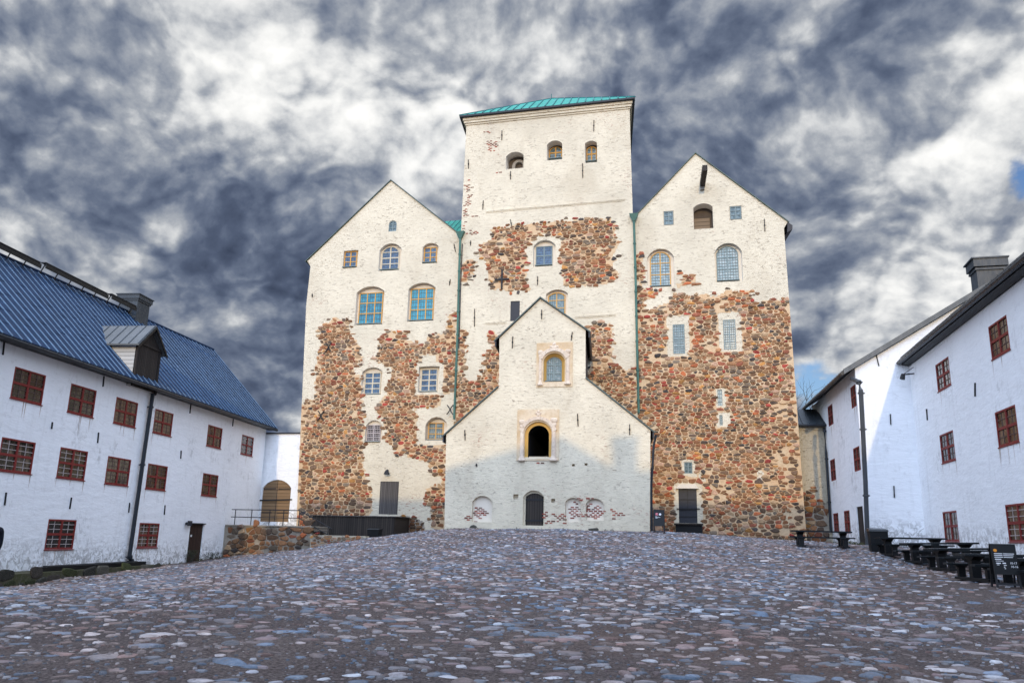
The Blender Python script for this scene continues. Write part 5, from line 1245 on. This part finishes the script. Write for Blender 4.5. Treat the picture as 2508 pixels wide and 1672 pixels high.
b = MB(); b.prism([NR.pt(-.22, nez+.02, .02), NR.pt(-.22, nez+.10, .38), NR.pt(-.22, nez+.27, .38), NR.pt(-.22, nez+.52, .02)], NR.U*(NL+.4)); b.build('soffit', 'black_paint', nh)
b = MB(); b.tube([NR.pt(-.25, nez+.22, .50), NR.pt(NL, nez+.22, .50)], .12, 8)
for i in range(90): u = NL*i/90; b.bar(NR.pt(u, nez+.20, .64), NR.pt(u, nez+.42, .34), .03, .05)
b.build('gutter', 'black_pipe', nh)
for key, lst in (('N', ((1422, 200, 1430, 308),)), ('M', ((1889, 1400, 1889, 1530),))):
    for x0, y0, x1, y1 in lst: anchor(NR, NR.z(key, x0, y0), NR.z(key, x1, y1), nh, knob=False)
b = MB(); h0 = NR.pt(.85, nez-.55, .0); b.tube([h0, h0+NR.N*.55+Vector((0, 0, -.05))], .04, 6); b.tube([h0+NR.N*.55+Vector((0, 0, -.02)), h0+NR.N*.62+Vector((0, 0, -.30))], [.10, .14], 8); b.tube([h0+Vector((0, 0, .35)), h0+NR.N*.5], .02, 6)
lm = b.build('floodlight', 'iron'); tag(lm, 'black floodlight on a bracket under the eave of the near right white house', 'floodlight')

# ------------------------------------------------------------------ annex wall between castle and far house
AN = Wall((0, 56.7, 0), (1, 0, 0)); ax0, ax1 = 5.2, 7.6; atop = AN.z('L', 1900, 165)[1]
an = thing('annex_wall', (6.4, 57, 0), 'narrow grey rendered wall with a dark lean-to roof between castle and far white house', 'wall'); an['kind'] = 'thing'
b = MB(); b.bx(ax0, 56.7, -1, ax1, 57.3, atop); b.bx(ax0, 56.62, atop-.30, ax1, 56.7, atop-.12); b.build('wall', 'grey_render', an)
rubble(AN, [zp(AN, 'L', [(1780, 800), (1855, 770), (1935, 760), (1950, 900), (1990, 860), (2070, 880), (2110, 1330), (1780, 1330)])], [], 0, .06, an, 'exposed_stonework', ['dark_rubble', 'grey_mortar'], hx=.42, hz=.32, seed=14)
b = MB(); at2 = ray(*Z('L', 1900, 20)); at2 = at2*(59.5/at2.y)
b.prism([(ax0-.1, 56.35, atop-.02), (ax1, 56.35, atop-.02), (ax1, 59.5, at2.z), (ax0-.1, 59.5, at2.z)], (0, 0, .10))
for i in range(6): x = ax0+.1+.44*i; b.bar((x, 56.35, atop+.11), (x, 59.5, at2.z+.12), .05, .07)
b.build('roof', ['dark_roof'], an); b = MB(); b.tube([(ax0-.15, 56.28, atop+.0), (ax1-.35, 56.28, atop-.03)], .09, 8); b.build('gutter', 'black_pipe', an)

# ------------------------------------------------------------------ south range behind the viewer (casts the courtyard's shade)
sr_ = thing('south_range', (4, -20, -2), 'white south range closing the courtyard opposite the castle', 'house')
b = MB(); x0, x1, yf, yb, ze, zr_, yr = -20.6, 36.0, -16.0, -28.0, 13.0, 19.35, -22.0
b.bx(x0, yb, -3, x1, yf, ze); b.add([(x0, yf, ze), (x0, yb, ze), (x0, yr, zr_-.1), (x1, yf, ze), (x1, yb, ze), (x1, yr, zr_-.1)], [(0, 1, 2), (5, 4, 3)]); b.build('wall', 'warm_white_rear', sr_)
b = MB()
for ya in (yf+.5, yb-.5): b.prism([(x0-.3, ya, ze-.25), (x0-.3, yr, zr_), (x0-.3, yr, zr_+.15), (x0-.3, ya, ze-.1)], (x1-x0+.6, 0, 0))
b.prism([(-8.3, yr+1, zr_-.3), (2.3, yr+1, zr_-.3), (2.2, yr+1, zr_+.1), (-1.0, yr+1, zr_+2.0), (-8.1, yr+1, zr_+.1)], (0, -2, 0))
fixnormals(b.build('roof', 'blue_roof', sr_))
b = MB(); b.bx(2.35, -22.6, 14, 3.68, -21.4, zr_+1.85); b.bx(2.25, -22.7, zr_+1.85, 3.78, -21.3, zr_+2.05); b.build('chimney', 'dark_roof', sr_)
SRW = Wall((0, yf, 0), (-1, 0, 0))
for r_ in range(3):
    for c_ in range(12):
        u = -33+4.4*c_; window(SRW, (u, .2+3.9*r_, u+1.2, 1.7+3.9*r_), 0, .03, sr_, 'red_frame', 'curtain_glass')

# ------------------------------------------------------------------ bare tree behind the annex
def bare_tree(name, base, h, label, seed):
    rg = random.Random(seed); t = thing(name, base, label, 'tree'); tr = MB(); cr = MB()
    def grow(mb, p, d, L, r, lev):
        pts = [p]; q = p
        for i in range(4):
            d = (d+Vector((rg.gauss(0, .13), rg.gauss(0, .13), rg.gauss(.05, .07)))).normalized(); q = q+d*L/4; pts.append(q)
        mb.tube(pts, [r*(1-.12*i) for i in range(5)], 5 if lev > 1 else 8, cap=False)
        if lev >= 6 or r < .004: return
        for k_ in range(3 if lev < 4 else 2):
            i = rg.randint(2, 4) if k_ else 4; ax = d.cross(Vector((rg.gauss(0, 1), rg.gauss(0, 1), rg.gauss(0, 1)))).normalized()
            nd = (d*math.cos(rg.uniform(.35, .8))+ax*math.sin(rg.uniform(.35, .8))).normalized()
            grow(cr, pts[i], nd, L*rg.uniform(.58, .8), r*.58, lev+1)
    grow(tr, Vector((0, 0, 0)), Vector((.02, 0, 1)), h*.36, h*.016, 0)
    tr.build('trunk', 'bark', t, local=True); cr.build('crown', 'bark', t, local=True)
tp = ray(1982, 985); tp = tp*(78/tp.y); bare_tree('bare_tree', (tp.x, 78, 1.0), 15.2, 'bare leafless tree rising behind the annex roof beside the castle', 12)

# ------------------------------------------------------------------ picnic tables
def make_table():
    t = thing('picnic_table', (0, 0, 0), None, 'picnic table', 'picnic tables along the right wall')
    b = MB()
    for i in range(5): b.bx(0, -.42+.170*i, .70, 2.75, -.42+.170*i+.160, .765)
    b.build('tabletop', 'wet_black', t, local=True)
    for s_ in (-1, 1):
        b = MB()
        for i in range(2): y = s_*.86-.15+.155*i; b.bx(-.04, y, .42, 2.79, y+.148, .475)
        b.build('bench', 'wet_black', t, local=True)
    for x in (.30, 2.25):
        b = MB(); b.bx(x, -.11, .06, x+.26, .11, .64); b.prism([(x-.02, -.38, .70), (x-.02, .38, .70), (x-.02, .12, .58), (x-.02, -.12, .58)], (.30, 0, 0)); b.bx(x-.02, -1.04, 0, x+.28, 1.04, .08); b.build('leg', 'black_paint', t, local=True)
        for s_ in (-1, 1):
            b = MB(); y = s_*.86; b.bx(x+.02, y-.07, .08, x+.22, y+.07, .37); b.prism([(x-.08, y-.08, .42), (x+.32, y-.08, .42), (x+.23, y-.08, .345), (x+.01, y-.08, .345)], (0, .16, 0)); b.build('bench_leg', 'black_paint', t, local=True)
    return t
TP = [('O', 445, 640, 'farthest picnic table of the row by the near white house, beside the black bin'), ('O', 835, 748, 'second picnic table from the black bin, below the narrow red window'),
      ('O', 1208, 862, 'third picnic table from the black bin in the row by the near white house'), ('O', 1690, 1010, 'picnic table directly left of the black menu board'),
      ('O', 2375, 1085, 'nearest picnic table, cut by the right edge behind the black menu board')]
tb = None
for i, (k_, x, y, lab) in enumerate(TP+[('N', 205, 1522, 'lone picnic table in the corner in front of the annex wall')]):
    p = pxh(*Z(k_, x, y)); t = make_table() if tb is None else copy_tree(tb); tb = tb or t
    t.location = (p.x-.42, p.y, gz1(p.x+.9, p.y)+.01); t.rotation_euler = (0, math.atan((gz1(p.x, p.y)-gz1(p.x+2, p.y))/2)*.5, R((7, 9, 8, 10, 8, 0)[i])); t['label'] = lab
p = pxh(*Z('O', 400, 605)); bn2 = thing('waste_bin', (p.x-.1, p.y+1.0, gz1(p.x, p.y+1.0)), 'tall black waste bin at the left end of the farthest table of the row', 'bin', 'waste bins'); bin_parts(bn2, .78, .7, 1.08)

# ------------------------------------------------------------------ sandwich boards
def board(loc, w, h, label, rot=0):
    t = thing('sandwich_board', loc, label, 'sign board', 'black sandwich boards'); t.rotation_euler = (0, 0, rot)
    for s_ in (-1, 1):
        b = MB(); z0 = h*.30; yb_, yt = s_*h*.20, s_*.03
        def P_(x, z): f_ = z/h; return Vector((x, yb_+(yt-yb_)*f_, z))
        n_ = Vector((0, s_*.03, 0))
        b.prism([P_(-w/2, z0), P_(w/2, z0), P_(w/2, h), P_(-w/2, h)], n_)
        b.build('panel', 'black_paint', t, local=True)
        b = MB()
        for x in (-w/2, w/2-.05): b.prism([P_(x, 0), P_(x+.05, 0), P_(x+.05, z0+.01), P_(x, z0+.01)], n_)
        b.prism([P_(-w/2+.051, .07), P_(w/2-.051, .07), P_(w/2-.051, .12), P_(-w/2+.051, .12)], n_)
        b.build('leg_frame', 'iron', t, local=True)
    return t, (lambda x, z, d=.0: Vector((x, -h*.20+(h*.20-.03)*z/h-.031-d, z)))
def marks(t, Pf, items):
    b = MB(); mm = {'w': 0, 'o': 1, 'p': 2}
    for kind, x, z, w, h, c in items:
        if kind == 'bar': q = [(x, z), (x+w, z), (x+w, z+h), (x, z+h)]
        else: q = [(x+w*math.cos(a*math.pi/8), z+h*math.sin(a*math.pi/8)) for a in range(16)]
        b.prism([Pf(a, c_, .0) for a, c_ in q], (0, -.004, 0), mm[c])
    b.build('lettering', ['white_paint', 'orange_paint', 'pink_paint'], t, local=True)
def text(t, Pf, s, x, z, size, h):
    cu_ = bpy.data.curves.new('lettering', 'FONT'); cu_.body = s; cu_.size = size; cu_.extrude = .002; cu_.materials.append(M['white_paint'])
    o = bpy.data.objects.new('lettering', cu_); COL.objects.link(o); me_ = bpy.data.meshes.new_from_object(o); bpy.data.objects.remove(o)
    o = bpy.data.objects.new('lettering', me_); COL.objects.link(o); o.parent = t; o.location = Pf(x, z, .004); o.rotation_euler = (math.pi/2-math.atan((h*.20-.03)/h), 0, 0)
p = pxh(*Z('O', 2105, 1085)); H_ = 1.12
t, Pf = board((p.x, p.y, p.z), .60, H_, 'tall black menu board with orange mark and white writing beside the picnic tables')
it = [('dot', -.20, .95, .045, .04, 'o')]
for i in range(3): it += [('bar', -.24, .86-.045*i, .20, .018, 'w'), ('bar', -.02, .86-.045*i, .26-.02*i, .016, 'w')]
it += [('bar', -.235, .715, .15, .022, 'w'), ('bar', -.225, .675, .19, .012, 'w'), ('bar', -.22, .61, .11, .026, 'w'), ('bar', -.07, .61, .08, .03, 'w'), ('bar', -.21, .575, .06, .014, 'w'), ('bar', -.05, .565, .07, .014, 'w'), ('bar', -.05, .52, .03, .02, 'w'), ('bar', -.04, .48, .03, .018, 'w')]
marks(t, Pf, it); text(t, Pf, '10-17', .10, .605, .075, H_); text(t, Pf, '10-16', .11, .515, .075, H_)
p = pxh(*Z('L', 450, 1195))
t, Pf = board((p.x, p.y, p.z), .62, 1.30, 'black sandwich board with pink and white marks at the right foot of the gatehouse')
marks(t, Pf, [('bar', -.18, .98, .06, .13, 'p'), ('bar', -.12, 1.05, .07, .06, 'p'), ('bar', -.09, .98, .05, .05, 'p'), ('dot', .07, 1.04, .065, .065, 'w'), ('bar', -.19, .90, .09, .022, 'w'), ('bar', -.19, .86, .27, .018, 'w'), ('bar', -.19, .82, .12, .018, 'w')])

def tufts():
    rg = random.Random(17); b = MB()
    def run(p, q, n, off, hmax):
        p, q = Vector((*p, 0)), Vector((*q, 0)); nn = (q-p).cross(Vector((0, 0, 1))).normalized()
        for _ in range(n):
            c = p.lerp(q, rg.random())+nn*(off+abs(rg.gauss(0, .12))); z = gz1(c.x, c.y)
            for _ in range(rg.randint(5, 12)):
                a = rg.uniform(0, 2*math.pi); L = hmax*rg.uniform(.3, 1); o_ = Vector((rg.gauss(0, .05), rg.gauss(0, .05), 0)); d_ = Vector((math.cos(a), math.sin(a), 0))
                r0 = Vector((c.x, c.y, z-.02))+o_; sd = Vector((-d_.y, d_.x, 0))*.008
                b.add([r0-sd, r0+sd, r0+d_*L*.35+Vector((0, 0, L*.75))+sd*.6, r0+d_*L*.6+Vector((0, 0, L))], [(0, 1, 2, 3)])
    A_, B_ = LW.pt(-9.5, 0), LW.pt(-1.5, 0); run((A_.x, A_.y), (B_.x, B_.y), 46, .06, .20)
    A_, B_ = LW.pt(-17, 0), LW.pt(-9.5, 0); run((A_.x, A_.y), (B_.x, B_.y), 26, .06, .14)
    run((-16.6, 48.95), (-3.8, 48.95), 42, .05, .10); run((.3, 55.9), (5.2, 55.9), 40, .05, .20); run((-19.5, 55.9), (-17.2, 55.9), 18, .05, .25)
    A_, B_ = FR.pt(0.2, 0), FR.pt(8.4, 0); run((A_.x, A_.y), (B_.x, B_.y), 60, .06, .24); run((7.8, 47.4), (10.5, 47.4), 20, .05, .14)
    A_, B_ = NR.pt(.2, 0), NR.pt(22, 0); run((A_.x, A_.y), (B_.x, B_.y), 70, .06, .14)
    tag(b.build('grass', 'weed'), 'thin weeds and dry grass growing along the foot of the walls', 'grass', kind='stuff')
tufts()

# ------------------------------------------------------------------ wooden step below the black iron door
pq = FAC.rect('L', 600, 1105, 850, 1190); s0 = gz1((pq[0]+pq[2])/2, 55.2)
ws = thing('door_step', ((pq[0]+pq[2])/2, 55.3, s0), 'black timber step platform below the black iron door', 'step'); b = MB()
wd = pq[2]-pq[0]; b.bx(-wd/2, -.55, pq[3]-s0-.10, wd/2+.15, .62, pq[3]-s0); b.build('tread', 'dark_planks', ws, local=True)
b = MB(); b.bx(-wd/2+.1, -.40, -.3, wd/2, .6, pq[3]-s0-.101); b.bx(wd/2+.0, -.5, -.3, wd/2+.10, .6, pq[3]-s0-.102); b.build('riser', 'black_paint', ws, local=True)

# ------------------------------------------------------------------ person walking in at the left edge
def person():
    base = Vector((-12.60, 12.2, gz1(-12.6, 12.2)))
    t = thing('person', base, 'person in dark clothes walking in at the left edge of the courtyard', 'person'); t.rotation_euler = (0, 0, R(-12))
    # local: walking towards +X
    J = {'pel': (0, 0, .90), 'bel': (.01, 0, 1.05), 'che': (.03, 0, 1.27), 'nk': (.05, 0, 1.45), 'hd': (.08, 0, 1.56), 'hd2': (.10, 0, 1.66)}
    E_ = [('pel', 'bel'), ('bel', 'che'), ('che', 'nk'), ('nk', 'hd'), ('hd', 'hd2')]
    rad = {'pel': .145, 'bel': .135, 'che': .16, 'nk': .062, 'hd': .09, 'hd2': .085}
    for s_, y, fk, ff, fa in (('l', .09, (.20, .09, .50), (.22, .09, .085), 1), ('r', -.09, (.02, -.09, .47), (-.20, -.09, .13), -1)):
        J.update({'hp'+s_: (.0, y, .84), 'kn'+s_: fk, 'an'+s_: ff, 'to'+s_: (ff[0]+.17, y, ff[2]-.04 if fa > 0 else ff[2]-.08)})
        rad.update({'hp'+s_: .095, 'kn'+s_: .062, 'an'+s_: .045, 'to'+s_: .036}); E_ += [('pel', 'hp'+s_), ('hp'+s_, 'kn'+s_), ('kn'+s_, 'an'+s_), ('an'+s_, 'to'+s_)]
        sy = y*2.15; sw = -1 if fa > 0 else 1
        J.update({'sh'+s_: (.03, sy, 1.40), 'el'+s_: (.03+.02*sw, sy*1.18, 1.13), 'wr'+s_: (.06+.17*sw+.06, sy*1.12, .91), 'pa'+s_: (.07+.21*sw+.06, sy*1.10, .84)})
        rad.update({'sh'+s_: .065, 'el'+s_: .048, 'wr'+s_: .032, 'pa'+s_: .034}); E_ += [('che', 'sh'+s_), ('sh'+s_, 'el'+s_), ('el'+s_, 'wr'+s_), ('wr'+s_, 'pa'+s_)]
        pa = Vector(J['pa'+s_])
        for k_ in range(5):
            o = Vector((-.03+.018*k_, 0, -.03)) if k_ < 4 else Vector((.03, -.012*math.copysign(1, y), 0)); L = (.052, .062, .058, .045, .04)[k_]
            a_, b_ = f'f{k_}{s_}', f'g{k_}{s_}'
            J[a_] = tuple(pa+o+Vector((0, 0, -L*.5))); J[b_] = tuple(pa+o+Vector((.012, -.014*math.copysign(1, y), -L*1.25)))
            rad[a_] = .010; rad[b_] = .008; E_ += [('pa'+s_, a_), (a_, b_)]
    ks = list(J); me = bpy.data.meshes.new('body'); me.from_pydata([J[k_] for k_ in ks], [(ks.index(a), ks.index(b)) for a, b in E_], [])
    o = bpy.data.objects.new('body', me); COL.objects.link(o); o.parent = t
    md = o.modifiers.new('skin', 'SKIN'); sv = me.skin_vertices[0].data
    for i, k_ in enumerate(ks): sv[i].radius = (rad[k_], rad[k_]*(1.0 if k_ not in ('pel', 'bel', 'che') else 1.0)); sv[i].use_root = (k_ == 'pel')
    o.modifiers.new('sub', 'SUBSURF').levels = 2; o.modifiers['sub'].render_levels = 2
    def cm(t_):
        sp = t_.n('ShaderNodeSeparateXYZ'); t_.put(sp.inputs[0], t_.oc); z_ = sp.outputs[2]
        hand = t_.m('LESS_THAN', t_.v('LENGTH', t_.v('SUBTRACT', t_.scale3(t_.oc, (0, 1, 1)), (0, 0, .84))), .0)
        c = t_.mix(t_.m('GREATER_THAN', z_, 1.46), (.012, .014, .022), (.50, .30, .22)); setb(t_, c, .9)
    mat('person_cloth', cm); me.materials.append(M['person_cloth'])
    b = MB(); rings = []
    for f_ in np.linspace(-.25, 1, 7):
        for j in range(12):
            a = 2*math.pi*j/12; w = math.sqrt(max(0, 1-max(f_, 0)**2)); rings.append((.065+.122*w*math.cos(a)-(.03 if math.cos(a) > 0 else 0)*w, .108*w*math.sin(a), 1.60+.145*f_))
    b.add(rings, [(i*12+j, i*12+(j+1) % 12, (i+1)*12+(j+1) % 12, (i+1)*12+j) for i in range(6) for j in range(12)]); b.build('hair', 'hair', t, local=True, smooth=True)
    for s_, q in (('l', (.22, .09, .02)), ('r', (-.20, -.09, .06))):
        b = MB(); r_ = []
        for f_, w, hh in ((-.09, .03, .06), (-.05, .045, .09), (.03, .048, .10), (.10, .05, .075), (.17, .046, .055), (.21, .02, .03)):
            for j in range(10): a = 2*math.pi*j/10; r_.append((q[0]+f_, q[1]+w*math.cos(a), q[2]+max(0, hh*(.5+.5*math.sin(a)))-.015))
        b.add(r_, [(i*10+j, i*10+(j+1) % 10, (i+1)*10+(j+1) % 10, (i+1)*10+j) for i in range(5) for j in range(10)]+[tuple(range(10)), tuple(range(50, 60))]); b.build('shoe', 'shoe_leather', t, local=True, smooth=True)
person()
bpy.context.view_layer.update()
